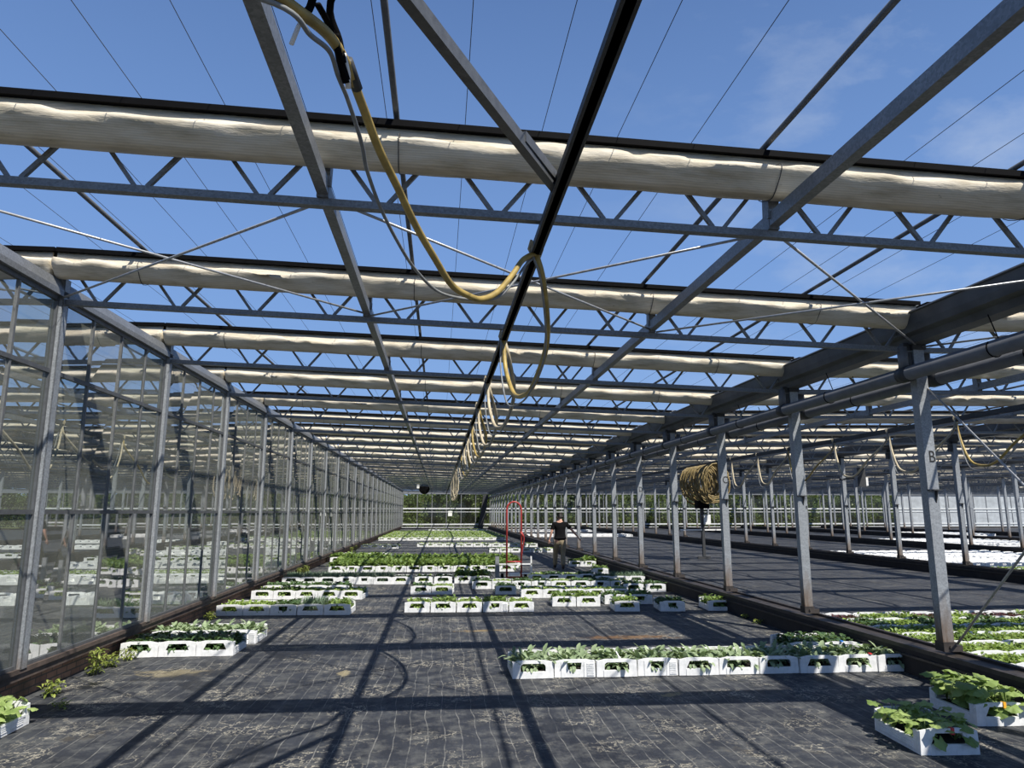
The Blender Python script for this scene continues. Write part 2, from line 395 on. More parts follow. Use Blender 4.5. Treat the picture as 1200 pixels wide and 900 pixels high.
# long beams, pipes, wires, hose rails ---------------------------------------------
def long_run(name, mat, bay, dx, dz, w, h, label, cat, group, y0=-1.0, y1=79.5, tube=False):
    x = LINES[bay]+dx; z = zc(bay, x)+dz
    m = MB()
    if tube: m.tube([(0,y0,0),(0,y1,0)], w, 8)
    else: m.box(-w/2,w/2,y0,y1,-h/2,h/2)
    o = m.build(name, mat, None, (x,0,z)); return tag(o, label, cat, group)
for bay in (2,3,4,5,6,7):
    nm = BAYNAME[bay]; ks = Y0+DY*kmin(bay)-1.5
    y0 = -1 if bay == MID else ks
    for dx, side in ((3.2,'left'),(6.4,'right')):
        long_run('roof_beam', M['steel'], bay, dx, .10, .075, .10, f'long roof beam along the {side} third of the {nm}', 'roof beam', f'long roof beams of the {nm}', y0)
    for i, dx in enumerate((.85,3.69,6.31,8.25)):
        long_run('purlin_pipe', M['darksteel'], bay, dx, .60, .021, 0, f'{ORD[i]} thin purlin pipe from the left above the {nm}', 'pipe', f'purlin pipes above the {nm}', y0, tube=True)
    if bay in (3,4,5):
        for i in range(17):
            long_run('support_wire', M['wire'], bay, .36+.543*i, .62, .0024, 0, f'{ORD[i]} thin support wire from the left stretched above the {nm}', 'wire', f'support wires above the {nm}', y0, tube=True)
        r = MB().box(-.022,.022,y0,78,-.05,.05); r.box(-.04,.04,y0,78,-.05,-.042)
        x = LINES[bay]+4.71; o = r.build('hose_rail', M['bracket'], None, (x,0,zc(bay,x)-.10))
        tag(o, f'dark hose rail running lengthwise along the {nm}', 'rail', 'hose rails')
        for k in range(kmin(bay), 8):
            pass
# branch rail that joins the middle hose rail from the left
br_ = MB().bar((.67,4.0,3.77),(-.95,1.05,3.83),.05,.07); br_.bar((.70,4.0,3.80),(.42,3.5,3.81),.02,.06)
tag(br_.build('branch_rail', M['darksteel']), 'slanting branch rail joining the middle hose rail at the nearest truss', 'rail')

# plan bracing rods between the first two trusses -----------------------------------
def rod(p, q, label, group, r=.011):
    m = MB().tube([p,q], r, 8); o = m.build('brace_rod', M['rod']); return tag(o, label, 'brace rod', group)
zb = lambda b, x: zc(b, x)+.06
ya, yb = Y0-DY, Y0
for bay, nm in ((3,'behind the left glass wall'),(4,'over the middle aisle'),(5,'over the first aisle right')):
    for i, seg in enumerate(('left','centre','right')):
        xa, xb = LINES[bay]+3.2*i+.04, LINES[bay]+3.2*i+3.16
        rod((xa,ya+.06,zb(bay,xa)), (xb,yb-.06,zb(bay,xb)), f'zinc brace rod {nm}, {seg} field, running back to the right', 'roof brace rods')
        rod((xb,ya+.06,zb(bay,xb)-.03), (xa,yb-.06,zb(bay,xa)-.03), f'zinc brace rod {nm}, {seg} field, running back to the left', 'roof brace rods')
X5 = LINES[5]
rod((X5+.06,Y0-.05,3.25),(X5+.06,Y0-DY+.05,.45),'diagonal zinc rod falling from the top of the column lettered B','column brace rods')
rod((X5+.10,Y0-.05,.40),(X5+.10,Y0-DY+.05,3.2),'diagonal dark rod rising from the foot of the column lettered B','column brace rods',.013)

# columns, gutters, kerbs ------------------------------------------------------------
def col_mesh(h):
    m = MB()
    m.box(-.065,.065,-.05,-.043,0,h); m.box(-.065,-.058,-.05,.06,0,h); m.box(.058,.065,-.05,.06,0,h); m.box(-.065,.065,.053,.06,0,h)
    m.box(-.068,.068,-.062,-.05,1.75,h-.25)                     # the lapped upper plate
    return m.mesh('shaft', M['column'])
bk = MB().prism([(-.10,1.74),(-.05,1.74),(-.05,1.60)], 'x', .02, .032); bk.box(-.07,.075,-.10,-.05,1.738,1.752); BRK = bk.mesh('bracket', M['bracket'])
bp = MB().box(-.075,.075,-.07,.075,0,.10); bp.tube([(.0,-.07,.05),(.0,-.085,.05)], .016, 6); bp.box(.075,.16,-.05,.03,-.005,.06); bp.smooth = False; BASE = bp.mesh('base_plate', M['kerbtop'])
hd = MB().box(-.085,.085,-.07,.08,-.06,.02); hd.box(-.17,-.075,-.03,.04,-.30,.02); HEAD = hd.mesh('head_bracket', M['bracket'])
CM = {}
def column(i, k, parts):
    h = zline(i)+.06-.32
    if i not in CM: CM[i] = col_mesh(h)
    r = empty('steel_column', (LINES[i], Y0+DY*k, .32))
    link('shaft', CM[i], r)
    if parts:
        link('bracket', BRK, r); link('base_plate', BASE, r); link('head_bracket', HEAD, r, (0,0,h))
    return r
def letter(ch, parent, z):
    cu = bpy.data.curves.new('stencil', 'FONT'); cu.body = ch; cu.size = .19; cu.extrude = .001; cu.align_x = 'CENTER'
    t = bpy.data.objects.new('stencil', cu); col.objects.link(t); bpy.context.view_layer.update()
    me = bpy.data.meshes.new_from_object(t.evaluated_get(bpy.context.evaluated_depsgraph_get())); bpy.data.objects.remove(t)
    me.materials.clear(); me.materials.append(M['letter'])
    for v in me.vertices: v.co.x *= .8
    o = link('stencilled_letter', me, parent, (.02,-.0645,z), (R(90),0,0)); o['label'] = f'black stencilled letter {ch}'
LET = {0:'B', 2:'C', 4:'D', 6:'E'}
ROWNAME = {5:'first column row right of the middle aisle', 6:'second column row right', 7:'third column row right', 8:'fourth column row right', 9:'fifth column row right',
           3:'column row behind the left glass wall', 2:'far column row left of the glass wall'}
for i in (2,3,5,6,7,8,9):
    k0 = -1 if i == 5 else max(0, kmin(i if i > 5 else i-1+1))
    for q, k in enumerate(range(k0, 24)):
        c = column(i, k, i in (5,6) and k < 14)
        if i == 5 and k in LET:
            letter(LET[k], c, 2.06)
            lab = f'galvanised column stencilled {LET[k]}, {ORD[q]} in the {ROWNAME[i]}'
        else: lab = f'galvanised steel column, {ORD[q]} in the {ROWNAME[i]}'
        tag(c, lab, 'column', f'columns of the {ROWNAME[i]}')
def gutter(i):
    x, z = LINES[i], zline(i)+.06
    y0 = -1 if i == 5 else 6
    m = MB()
    t = .012
    prof = [(-.28,.30),(-.255,.29),(-.235,.17),(-.215,.10),(-.13,.075),(-.10,0),(.10,0),(.13,.075),(.235,.10),(.275,.17),(.305,.29),(.34,.30)]
    inner = [(u*.955, v+.02) for u, v in prof]
    for y in (y0, 79.4):
        for u, v in prof: m.v.append((u,y,v))
        for u, v in inner: m.v.append((u,y,v))
    n = len(prof)
    for j in range(n-1):
        m.f.append((j, j+1, 2*n+j+1, 2*n+j)); m.f.append((n+j, 3*n+j, 3*n+j+1, n+j+1))
    for a, b_ in ((0,n),(n-1,2*n-1)): m.f.append((a,b_,2*n+b_,2*n+a))
    for base in (0, 2*n):
        for j in range(n-1): m.f.append((base+j, base+n+j, base+n+j+1, base+j+1))
    return m.build('gutter', M['gutter'], None, (x,0,z))
for i in (2,3,5,6,7,8,9):
    tag(gutter(i), f'long steel rain gutter on top of the {ROWNAME[i]}', 'gutter', 'rain gutters')
# grey pipes under the right gutter
for dx, z, r, lab in ((-.185,3.40,.082,'grey plastic pipe on the aisle side of the right column row'), (.20,3.36,.082,'grey plastic pipe on the far side of the right column row')):
    m = MB().tube([(0,-1,0),(0,78.5,0)], r, 14); p = m.build('long_pipe', M['pipe'], None, (X5+dx,0,z)); tag(p, lab, 'pipe', 'long pipes under the right gutter')
    for k in range(0, 14):
        y = Y0+DY*k
        cf = MB().tube([(0,-.17,0),(0,-.01,0)], r+.012, 14); cf.build('pipe_socket', M['bracket'], p, (0,y+.05,0))
        sp = MB().tube([(0,0,.05),(0,0,.33)], .055, 10); sp.build('down_pipe', M['pipe'], p, (0,y-.02 if dx < 0 else y+.12,0))
        hg = MB().tube([(.09*math.sin(t*PI/8)*(1 if t<9 else 1),0,-.09*math.cos(t*PI/8)) for t in range(-6,7)]+[(-.03,0,.34)], .006, 5)
        hg.build('wire_hanger', M['black'], p, (0,y-1.4,0))
# kerbs under the column rows
for i in (2,3,5,6,7,8,9):
    m = MB().box(-.19,.19,-1,79.5,-.02,.27); o = struct(m.build('trim_%d' % (i+1), M['kerb'], None, (LINES[i],0,0)))
    t = MB().box(-.19,-.13,-1,79.5,.27,.315); t.box(.13,.19,-1,79.5,.27,.315); t.box(-.13,.13,-1,79.5,.27,.285); t.box(-.21,-.19,-1,79.5,.19,.215)
    t.build('kerb_rail', M['kerbtop'], o)

# left glass wall ---------------------------------------------------------------------
w = MB().box(-.22,-.08,-1,79.5,-.02,.22); wl = struct(w.build('wall_left', M['brick'], None, (XW,0,0)))
s_ = MB().box(-.18,.03,-1,79.5,.22,.29); s_.box(-.05,.05,-1,79.5,.29,.335); s_.box(-.12,-.07,-1,79.5,.20,.22); s_.build('sill', M['sill'], wl)
e = MB().box(-.06,.06,-1,79.5,4.05,4.11); e.prism([(-.06,4.11),(.06,4.11),(.02,4.22),(-.06,4.22)],'y',-1,79.5)
struct(e.build('trim_1', M['steel'], None, (XW,0,0)))
PM = MB()
PM.box(-.06,.06,-.055,-.045,.33,4.25); PM.box(-.06,-.05,-.055,.055,.33,4.25); PM.box(.05,.06,-.055,.055,.33,4.25); PM.box(-.06,.06,.045,.055,.33,4.25)
POST = PM.mesh('wall_post', M['column'])
FL = MB().box(-.02,.02,-.085,-.057,.33,4.05); FL.box(-.02,.02,.057,.085,.33,4.05); FLm = FL.mesh('glazing_bar', M['darksteel'])
for k in range(-2, 25):
    y = Y0+DY*k
    if k >= -1:
        p = link('wall_post', POST, None, (XW,y,0)); link('glazing_bar', FLm, p)
        tag(p, f'galvanised post of the left glass wall, {ORD[k+1]} from the front', 'post', 'posts of the left glass wall')
    if k == 24: break
    fr = MB(); fr.box(-.02,.02,.06,2.91,.335,.37); fr.box(-.02,.02,.06,2.91,4.0,4.05)
    wdw = struct(fr.build('window_%d' % (k+3), M['darksteel'], None, (XW,y,0)))
    if k < 10:
        for q in (1,2,3):
            mu = MB().box(-.015,.016,.75*q-.016,.75*q+.016,.37,4.0); mu.build('mullion', M['mullion'], wdw)
        for z in (1.82,3.25): MB().box(-.02,.022,.06,2.91,z-.022,z+.022).build('transom', M['darksteel'], wdw)
    else:
        mu = MB()
        for q in (1,2,3): mu.box(-.015,.016,.75*q-.016,.75*q+.016,.37,4.0)
        for z in (1.82,3.25): mu.box(-.02,.022,.06,2.91,z-.022,z+.022)
        mu.build('glazing_bars', M['mullion'], wdw)
    pa = MB()
    for q in range(4):
        for z0, z1 in ((.37,1.80),(1.84,3.23),(3.27,4.0)):
            dx = noise.noise((q*3.3+k*1.7,z0,2))*.006
            pa.add([(dx,.06 if q==0 else .75*q+.02,z0),(-dx,2.91 if q==3 else .75*q+.73,z0),(dx*.5,2.91 if q==3 else .75*q+.73,z1),(-dx,.06 if q==0 else .75*q+.02,z1)],[(0,1,2,3)])
    pa.build('pane', M['glass'], wdw)

# back wall ------------------------------------------------------------------------------
XR = LINES[9]+4.8
bw = MB().box(LINES[0]-12,LINES[13],-.08,.08,-.05,.14); bwall = struct(bw.build('wall_back', M['kerb'], None, (0,YE,0)))
b2 = MB().box(LINES[0]-12,LINES[13],-.08,.08,3.75,4.15); struct(b2.build('trim_2', M['steel'], None, (0,YE,0)))
nwin = 40
for i in range(0, 13):
    x0 = LINES[i]; opaque = i >= 10
    f = MB(); f.box(0,9.6,-.05,.05,2.12,2.26); f.box(0,9.6,-.05,.05,.42,.56); f.box(0,9.6,-.05,.05,.14,.2); f.box(0,9.6,-.05,.05,1.80,1.86)
    wdw = struct(f.build('window_%d' % nwin, M['white_rail'], None, (x0,YE,0))); nwin += 1
    mu = MB()
    for q in range(6): mu.box(1.6*q-.04,1.6*q+.04,-.04,.04,.14,3.75)
    mu.build('mullions', M['steel'], wdw)
    pa = MB()
    for q in range(6): pa.add([(1.6*q+.04,0,.2),(1.6*q+1.56,0,.2),(1.6*q+1.56,0,3.75),(1.6*q+.04,0,3.75)],[(0,1,2,3)])
    pa.build('pane', M['opaque'] if opaque else M['backglass'], wdw)
# solid dark shape added for the slanting shadow in the back wall's right corner
dp = MB().prism([(1.6,.0),(2.15,.0),(2.75,3.7),(2.2,3.7)],'y',-.03,.03)
tag(dp.build('shadow_shape', M['bracket'], None, (2.6,YE-.4,0)), 'dark slanting shape standing in for a shadow, right corner of the back glass wall', 'shadow shape')

# ------------------------------------------------------------------ crates and seedlings
CW, CL, CH = .462, .645, .19
def ray_poly(poly, c, th):
    d = (math.cos(th), math.sin(th)); best = None
    for i in range(len(poly)):
        a, b_ = poly[i], poly[(i+1) % len(poly)]
        ex, ey = b_[0]-a[0], b_[1]-a[1]; den = d[0]*ey-d[1]*ex
        if abs(den) < 1e-9: continue
        t = ((a[0]-c[0])*ey-(a[1]-c[1])*ex)/den; u = ((a[0]-c[0])*d[1]-(a[1]-c[1])*d[0])/den
        if t > 0 and -1e-6 <= u <= 1+1e-6 and (best is None or t > best): best = t
    return (c[0]+d[0]*best, c[1]+d[1]*best)
def end_panel(kind):
    w = CW/2
    outer = [(-w,0),(w,0),(w-.006,.172),(.135,.172),(.13,CH),(-.13,CH),(-.135,.172),(-w+.006,.172)]
    if kind == 'trap': inner = [(-.145,.075),(.145,.075),(.105,.155),(-.105,.155)]
    elif kind == 'round':
        inner = [(-.14,.072),(.14,.072)]+[(.10+.04*math.cos(t*PI/10),.115+.04*math.sin(t*PI/10)) for t in range(6)]+[(-.10-.04*math.sin(t*PI/10),.115+.04*math.cos(t*PI/10)) for t in range(6)]
    else: inner = [(-.075,.08),(.065,.08),(.075,.155),(-.085,.155)]
    outer_h = [(-w,0),(w,0),(w-.006,.172),(.13,CH),(-.13,CH),(-w+.006,.172)]
    c = (0,.112)
    ths = sorted(set([round(math.atan2(p[1]-c[1], p[0]-c[0]),5) for p in inner+outer_h]+[round(-PI+2*PI*i/36,5) for i in range(36)]))
    m = MB(); T = .022; n = len(ths)
    O = [ray_poly(outer_h, c, t) for t in ths]; I = [ray_poly(inner, c, t) for t in ths]
    for y in (0, T):
        m.v += [(p[0],y,p[1]) for p in O]+[(p[0],y,p[1]) for p in I]
    for j in range(n):
        k = (j+1) % n
        m.f += [(j,k,n+k,n+j),(2*n+k,2*n+j,3*n+j,3*n+k),(k,j,2*n+j,2*n+k),(n+j,n+k,3*n+k,3*n+j)]
    # corner flanges that fold inward, raised sill line and ribs
    for sg in (-1,1):
        a, b_ = sorted((sg*(w-.0015), sg*(w-.02))); m.box(a,b_,T,.085,.023,.168)
    if kind != 'rib':
        m.box(-.15,.15,-.006,0,.0,.07)
    else:
        m.box(-.155,-.11,-.006,0,.0,.165); m.box(.10,.115,-.006,0,.0,.165)
        for q in range(7): m.box(.135,.215,-.007,0,.018+.02*q,.028+.02*q)
    return m.mesh('end_panel', M['crate'])
EP = {k: end_panel(k) for k in ('trap','round','rib')}
tr = MB(); w = CW/2
tr.box(-w,w,.02,CL-.02,0,.022)
for sg in (-1,1):
    a, b_ = sorted((sg*w, sg*(w-.018))); tr.box(a,b_,.022,CL-.022,.02,.088)
    a, b_ = sorted((sg*(w+.008), sg*(w-.022))); tr.box(a,b_,.08,CL-.08,.082,.098)
    for q in range(3): a, b_ = sorted((sg*w, sg*(w+.005))); tr.box(a,b_,.10,CL-.10,.025+.018*q,.032+.018*q)
TRAY = tr.mesh('crate', M['crate'])
sl = MB().box(-w+.025,w-.025,.03,CL-.03,.022,.075); SOIL = sl.mesh('seedling_tray', M['soil'])

def leaf(m, base, yaw, tilt, L, W, curl=.5, fold=.15):
    d = Vector((math.cos(yaw),math.sin(yaw),0)); sd = Vector((-d.y,d.x,0)); p = Vector(base)
    pts = []
    for t, wf in ((0,.12),(.3,.75),(.62,1),(.88,.6),(1,.06)):
        a = tilt-curl*t
        q = p+(d*math.cos(a)+Vector((0,0,1))*math.sin(a))*(L*t)
        up = Vector((-d.x*math.sin(a),-d.y*math.sin(a),math.cos(a)))
        pts.append((q-sd*(W*wf/2)+up*(W*wf*fold), q, q+sd*(W*wf/2)+up*(W*wf*fold)))
    b = len(m.v)
    for tri in pts: m.v += [tuple(x) for x in tri]
    for i in range(4):
        for j in range(2):
            m.f.append((b+i*3+j, b+i*3+j+1, b+i*3+3+j+1, b+i*3+3+j))
FT = {'cabbage':(210,.15,.055,(.45,1.4),.7,.15),'lettuce':(420,.065,.042,(.2,1.3),.6,.175),'kale':(330,.10,.055,(.2,1.35),.8,.19),
      'leek':(520,.21,.012,(1.1,1.57),.3,.09),'lush':(330,.13,.075,(.1,1.3),.8,.28),'red':(420,.06,.04,(.2,1.3),.6,.15),'tomato':(400,.09,.05,(.0,1.3),.7,.21)}
def foliage(kind, seed, lean=0):
    n, L, W, (t0,t1), curl, zt = FT[kind]; rnd = random.Random(hash_(kind)+seed); m = MB(); m.smooth = True
    for i in range(n):
        x = rnd.uniform(-.195,.195); y = rnd.uniform(.05,CL-.05)
        z = rnd.uniform(.07, zt)
        if kind == 'leek': z = .075
        leaf(m, (x,y,z), rnd.uniform(0,2*PI), rnd.uniform(t0,t1), L*rnd.uniform(.65,1.2), W*rnd.uniform(.7,1.2), curl*rnd.uniform(.5,1.4))
    # leaves that spill through the handle openings at both ends
    for i in range(10):
        e = i % 2; yy = .03 if e == 0 else CL-.03
        leaf(m, (rnd.uniform(-.09,.09), yy+(.01 if e==0 else -.01), rnd.uniform(.085,.12)), (-PI/2 if e == 0 else PI/2)+rnd.uniform(-.6,.6), rnd.uniform(-.2,.3), .07, min(W,.035), .9)
    return m.mesh('foliage', M[{'tomato':'lush'}.get(kind, kind)])
def hash_(s): return sum(ord(c)*(i+3) for i, c in enumerate(s))
FO = {}
def get_fol(kind, v):
    if (kind,v) not in FO: FO[kind,v] = foliage(kind, v)
    return FO[kind,v]
KN = {'cabbage':'grey-green cabbage','lettuce':'light lettuce','kale':'dark greens','leek':'thin leeks','lush':'tall greens','red':'red lettuce','tomato':'bushy greens'}

PLACES = []     # (x, y, rot, end kind, plants, row phrase, ordinal)
def row(x0, y0, x1, y1, n, plants, phrase, kinds=('trap','round','rib')):
    rot = math.atan2(y1-y0, x1-x0); rnd = random.Random(int(abs(x0*100+y0*10)))
    for i in range(n):
        t = (i+.5)/n
        pl = plants if isinstance(plants, str) else plants[i % len(plants)]
        kd = kinds[i % len(kinds)] if len(kinds) == n else rnd.choice(kinds)
        PLACES.append((x0+(x1-x0)*t, y0+(y1-y0)*t+rnd.uniform(-.012,.012), rot+rnd.uniform(-.012,.012), kd, pl, phrase, i, n))
row(.83,8.26,5.55,8.18,10,['cabbage']*10,'the long front row',('round','rib','round','rib','trap','round','round','trap','round','round'))
row(4.45,9.05,5.37,9.0,2,['kale','kale'],'the pair behind the long front row',('trap','round'))
row(-4.0,9.9,-2.60,9.89,3,['kale','kale','kale'],'the front left row',('trap','trap','trap'))
row(-3.95,10.74,-2.52,10.72,3,['cabbage','cabbage','cabbage'],'the second left row')
row(-3.93,13.6,-1.56,13.47,5,['lettuce','lettuce','kale','leek','tomato'],'the third left row',('trap','trap','rib','trap','trap'))
row(-3.93,16.0,-1.59,15.75,5,['lettuce','tomato','lettuce','lettuce','lettuce'],'the fourth left row',('round','round','trap','trap','round'))
row(-3.93,17.0,-2.0,16.9,4,['kale'],'the shadowed row behind fourth left row')
row(-3.95,19.1,-.72,18.9,7,['leek','leek','leek','leek','leek','leek','lettuce'],'the fifth left row',('trap','round','round','rib','rib','round','trap'))
row(-.62,16.59,.32,16.5,2,['kale','lettuce'],'the small centre pair',('trap','round'))
row(-.62,18.9,.37,18.9,2,['lettuce','kale'],'the pair behind the small centre pair',('trap','round'))
row(.42,19.0,1.32,18.95,2,['lush','lush'],'the tall pair left of red truck',('trap','round'))
row(-.62,13.7,1.78,13.53,5,['lettuce','tomato','lettuce','tomato','lettuce'],'the centre row',('trap','trap','trap','rib','trap'))
row(1.28,16.4,1.73,16.36,1,['kale'],'the lone spot left of the right-centre row',('round',))
row(1.77,15.68,4.1,15.5,5,['lettuce'],'the right-centre row',('trap','trap','round','trap','round'))
row(2.22,14.26,3.17,14.17,2,['tomato','tomato'],'the pair in front of the right-centre row',('trap','trap'))
for x, y, pl, ph in ((3.27,13.43,'tomato','the left spot before the right kerb'),(4.11,13.35,'kale','the middle spot before the right kerb'),(5.03,13.36,'tomato','the right spot against the right kerb')):
    row(x,y,x+.46,y-.04,1,[pl],ph,('trap',) if x < 4 else ('rib',) if x < 5 else ('round',))
row(3.3,14.5,4.3,14.4,2,['kale','tomato'],'the pair behind the kerb spots')
row(4.24,16.6,5.25,16.5,2,['kale','kale'],'the dark pair near the right kerb')
row(2.37,19.25,3.72,19.12,3,['lettuce','kale','lettuce'],'the row right of the red hand truck',('trap','trap','trap'))
row(3.74,19.3,4.2,19.3,1,['kale'],'the shaded spot behind the kerb row',('trap',))
row(4.06,18.63,5.3,18.5,3,['kale','leek','leek'],'the kerb row right of the hand truck',('trap','round','trap'))
row(.8,17.6,4.6,17.3,8,['kale','lettuce','kale'],'the low row behind the right-centre row')
row(4.4,24.4,5.3,24.3,2,['tomato','lush'],'the pair right of the walking person')
row(4.5,21.2,5.0,21.15,1,['tomato'],'the spot against the kerb beyond the hand truck')
for j in range(6):
    row(-3.35+(.2 if j % 2 else 0),22.75+.69*j,2.35+.35*(j > 1),22.6+.69*j,12 if j < 2 else 12,['lush'],f'the {ORD[j]} tall green block row')
row(-3.95,27.2,-2.1,27.1,4,['lush'],'the left row behind the tall green block')
row(-3.95,29.6,-1.9,29.5,4,['lettuce','kale'],'the seventh left row')
row(-3.93,37.3,-2.02,37.1,4,['lettuce'],'the far left four')
row(-1.15,38.8,.75,38.6,4,['lettuce'],'the far centre four',('round',))
row(.84,38.6,5.2,38.1,9,['lettuce','tomato'],'the far right nine',('trap','round'))
row(2.28,33.18,5.2,32.9,6,['kale','lettuce'],'the far right six',('trap',))
# first aisle right, near rows of lettuce
for j in range(6):
    row(5.86,7.62+.665*j,5.86+.47*(9+j//2),7.62+.665*j,9+j//2,[['lettuce'],['lettuce'],['lettuce','lettuce','tomato'],['lettuce'],['lettuce','kale'],['red','red','lettuce','lettuce','red','lettuce']][j],f'the {ORD[j]} row beyond the right kerb')
# big blocks that lie farther off
def block(x0, x1, y0, y1, plants, phrase):
    n = int((x1-x0)/.47); j = 0; y = y0
    while y < y1:
        row(x0,y,x0+n*.47,y,n,plants,f'the {ORD[j % 30]} row, {phrase[4:]}'); y += .67; j += 1
block(-3.9,4.6,47.4,64,['lettuce'],'the far pale green field')
block(-1,4.8,70,71,['lettuce'],'the strip before the back wall')
block(6.4,14.6,53,54.5,['none'],'the far strip of the first aisle right')
block(6.4,14.6,67,68.0,['none'],'the farthest strip of the first aisle right')
block(15.5,24.0,22.3,29.4,['none'],'the white block of second aisle right')
block(15.5,24.4,18.6,20.2,['lettuce'],'the near strip, second aisle right')
block(25.2,33.9,36,43,['none'],'the white block of the third aisle right')
block(34.8,43,52,57,['none'],'the white block of the fourth aisle right')
# behind the left glass
for j, (y, pl) in enumerate(((15.4,'none'),(19.7,'none'),(20.6,'lettuce'),(21.3,'lettuce'),(25,'none'),(28,'lettuce'),(32,'none'),(36,'lettuce'),(42,'none'),(48,'lettuce'))):
    row(-12.9,y+.1,-12.9+17*.47,y,17,[pl],f'the {ORD[j]} row behind the left glass')
for j, (y, pl) in enumerate(((26,'none'),(31,'lettuce'),(38,'none'),(45,'none'))):
    row(-22.5,y,-22.5+17*.47,y,17,[pl],f'the {ORD[j]} row two aisles left')

def inview(x, y):
    if y < 4: return False
    px = (x*math.cos(R(-5.74))+y*math.sin(R(-5.74)))/(y*math.cos(R(-5.74))-x*math.sin(R(-5.74)))*845+600
    return -30 < px < 1230
PLACES = [p for p in PLACES if inview(p[0], p[1])]
PLACES.sort(key=lambda p: p[0]**2+p[1]**2 + (120 if p[0] < -4.1 else 0))
def crate(x, y, rot, kd, label, group, z=0):
    c = link('crate', TRAY, None, (x,y,z), (0,0,rot))
    link('end_panel', EP[kd], c); link('end_panel', EP[kd], c, (0,CL,0), (0,0,PI))
    return tag(c, label, 'crate', group)
def zfloor(x, y):
    return 0
far = MB(); farf = {}
cnt = 0
for (x, y, rot, kd, pl, ph, i, n) in PLACES:
    z = zfloor(x, y)+.006 if -4 < x < 5.4 else .001
    if cnt < 290:
        cnt += 1
        sh = ph[4:] if ph.startswith('the ') else ph
        nm = f'{ORD[i]} from left, {sh}' if n > 1 else sh
        crate(x, y, rot, kd, f'empty white crate, {nm}' if pl == 'none' else f'white crate of {KN[pl]}, {nm}', f'crates of {ph}' if n > 1 else None, z)
        if pl != 'none':
            s = link('seedling_tray', SOIL, None, (x,y,z), (0,0,rot))
            fo = link('foliage', get_fol(pl, cnt % 3), s); fo['kind'] = 'stuff'
            if cnt % 2: fo.location = (0,CL,0); fo.rotation_euler = (0,0,PI)
            tag(s, f'{KN[pl]} seedlings in crate {nm}', 'seedlings', f'seedlings of {ph}' if n > 1 else None)
    else:
        Mx = Matrix.Translation((x,y,z)) @ Matrix.Rotation(rot,4,'Z')
        m = MB(); w = CW/2
        for yy in (0,CL-.02):
            m.box(-w,-.13,yy,yy+.02,0,.175); m.box(.13,w,yy,yy+.02,0,.175); m.box(-.13,.13,yy,yy+.02,0,.075); m.box(-.13,.13,yy,yy+.02,.15,.19)
        m.box(-w,-w+.02,.02,CL-.02,0,.09); m.box(w-.02,w,.02,CL-.02,0,.09); m.box(-w,w,.02,CL-.02,0,.02)
        far.add([Mx @ Vector(v) for v in m.v], m.f)
        if pl != 'none':
            mf = farf.setdefault(pl, MB()); rnd = random.Random(int(x*97+y*13)); tmp = MB()
            for q in range(60):
                leaf(tmp, (rnd.uniform(-.2,.2),rnd.uniform(.04,CL-.04),rnd.uniform(.09,.17)), rnd.uniform(0,6.28), rnd.uniform(.2,1.2), .12, .10, .7)
            mf.add([Mx @ Vector(v) for v in tmp.v], tmp.f)
o = far.build('white_crates', M['crate']); tag(o, 'masses of far white crates in rows on the dark ground beyond', 'crates', kind='stuff')
for pl, mf in farf.items():
    o = mf.build('far_seedlings', M[{'tomato':'lush'}.get(pl,pl)]); tag(o, f'far rows of {KN[pl]} seedlings standing in distant crates', 'seedlings', kind='stuff')

# three big-leaved crates in the foreground, plant by plant
def lobed_leaf(m, c, nrm_yaw, tilt, s, rnd):
    d = Vector((math.cos(nrm_yaw),math.sin(nrm_yaw),0)); sd = Vector((-d.y,d.x,0)); up = Vector((0,0,1))
    a = d*math.cos(tilt)+up*math.sin(tilt); nn = up*math.cos(tilt)-d*math.sin(tilt)
    c = Vector(c); N = 20; b = len(m.v); m.v.append(tuple(c+a*s*.3-nn*s*.04))
    for ring, rf in ((1,.5),(2,1)):
        for i in range(N):
            t = 2*PI*i/N
            r = s*(.5+.07*math.cos(5*t)+.03*math.cos(11*t))*rf
            if abs(t-PI) < .35: r *= .45
            p = c+a*(s*.38+r*math.cos(t))+sd*(r*math.sin(t))
            z = -.20*s*rf*rf*(1 if math.cos(t) > -.3 else .3)+.045*s*math.sin(5*t+1)*rf
            m.v.append(tuple(p+nn*z))
    for i in range(N):
        j = (i+1) % N
        m.f.append((b, b+1+i, b+1+j)); m.f.append((b+1+i, b+1+N+i, b+1+N+j, b+1+j))
def squash(seed, h, spread, s):
    rnd = random.Random(seed); m = MB(); m.smooth = True
    for i in range(11):
        yaw = i*2.4+rnd.uniform(-.3,.3); l = spread*rnd.uniform(.2,1.1); z = h*rnd.uniform(.35,1.15)
        tip = Vector((math.cos(yaw)*l, math.sin(yaw)*l, z))
        m.tube([(0,0,0),(tip.x*.35,tip.y*.35,z*.7),tuple(tip)], .0035, 5)
        lobed_leaf(m, tip, yaw, rnd.uniform(-.85,.45), s*rnd.uniform(.8,1.2), rnd)
    return m.mesh('squash_plant', M['squash'])
SQ = [squash(s, .15, .11, .11) for s in (4,9,15)]
SQT = [squash(s, .22, .13, .15) for s in (5,12)]
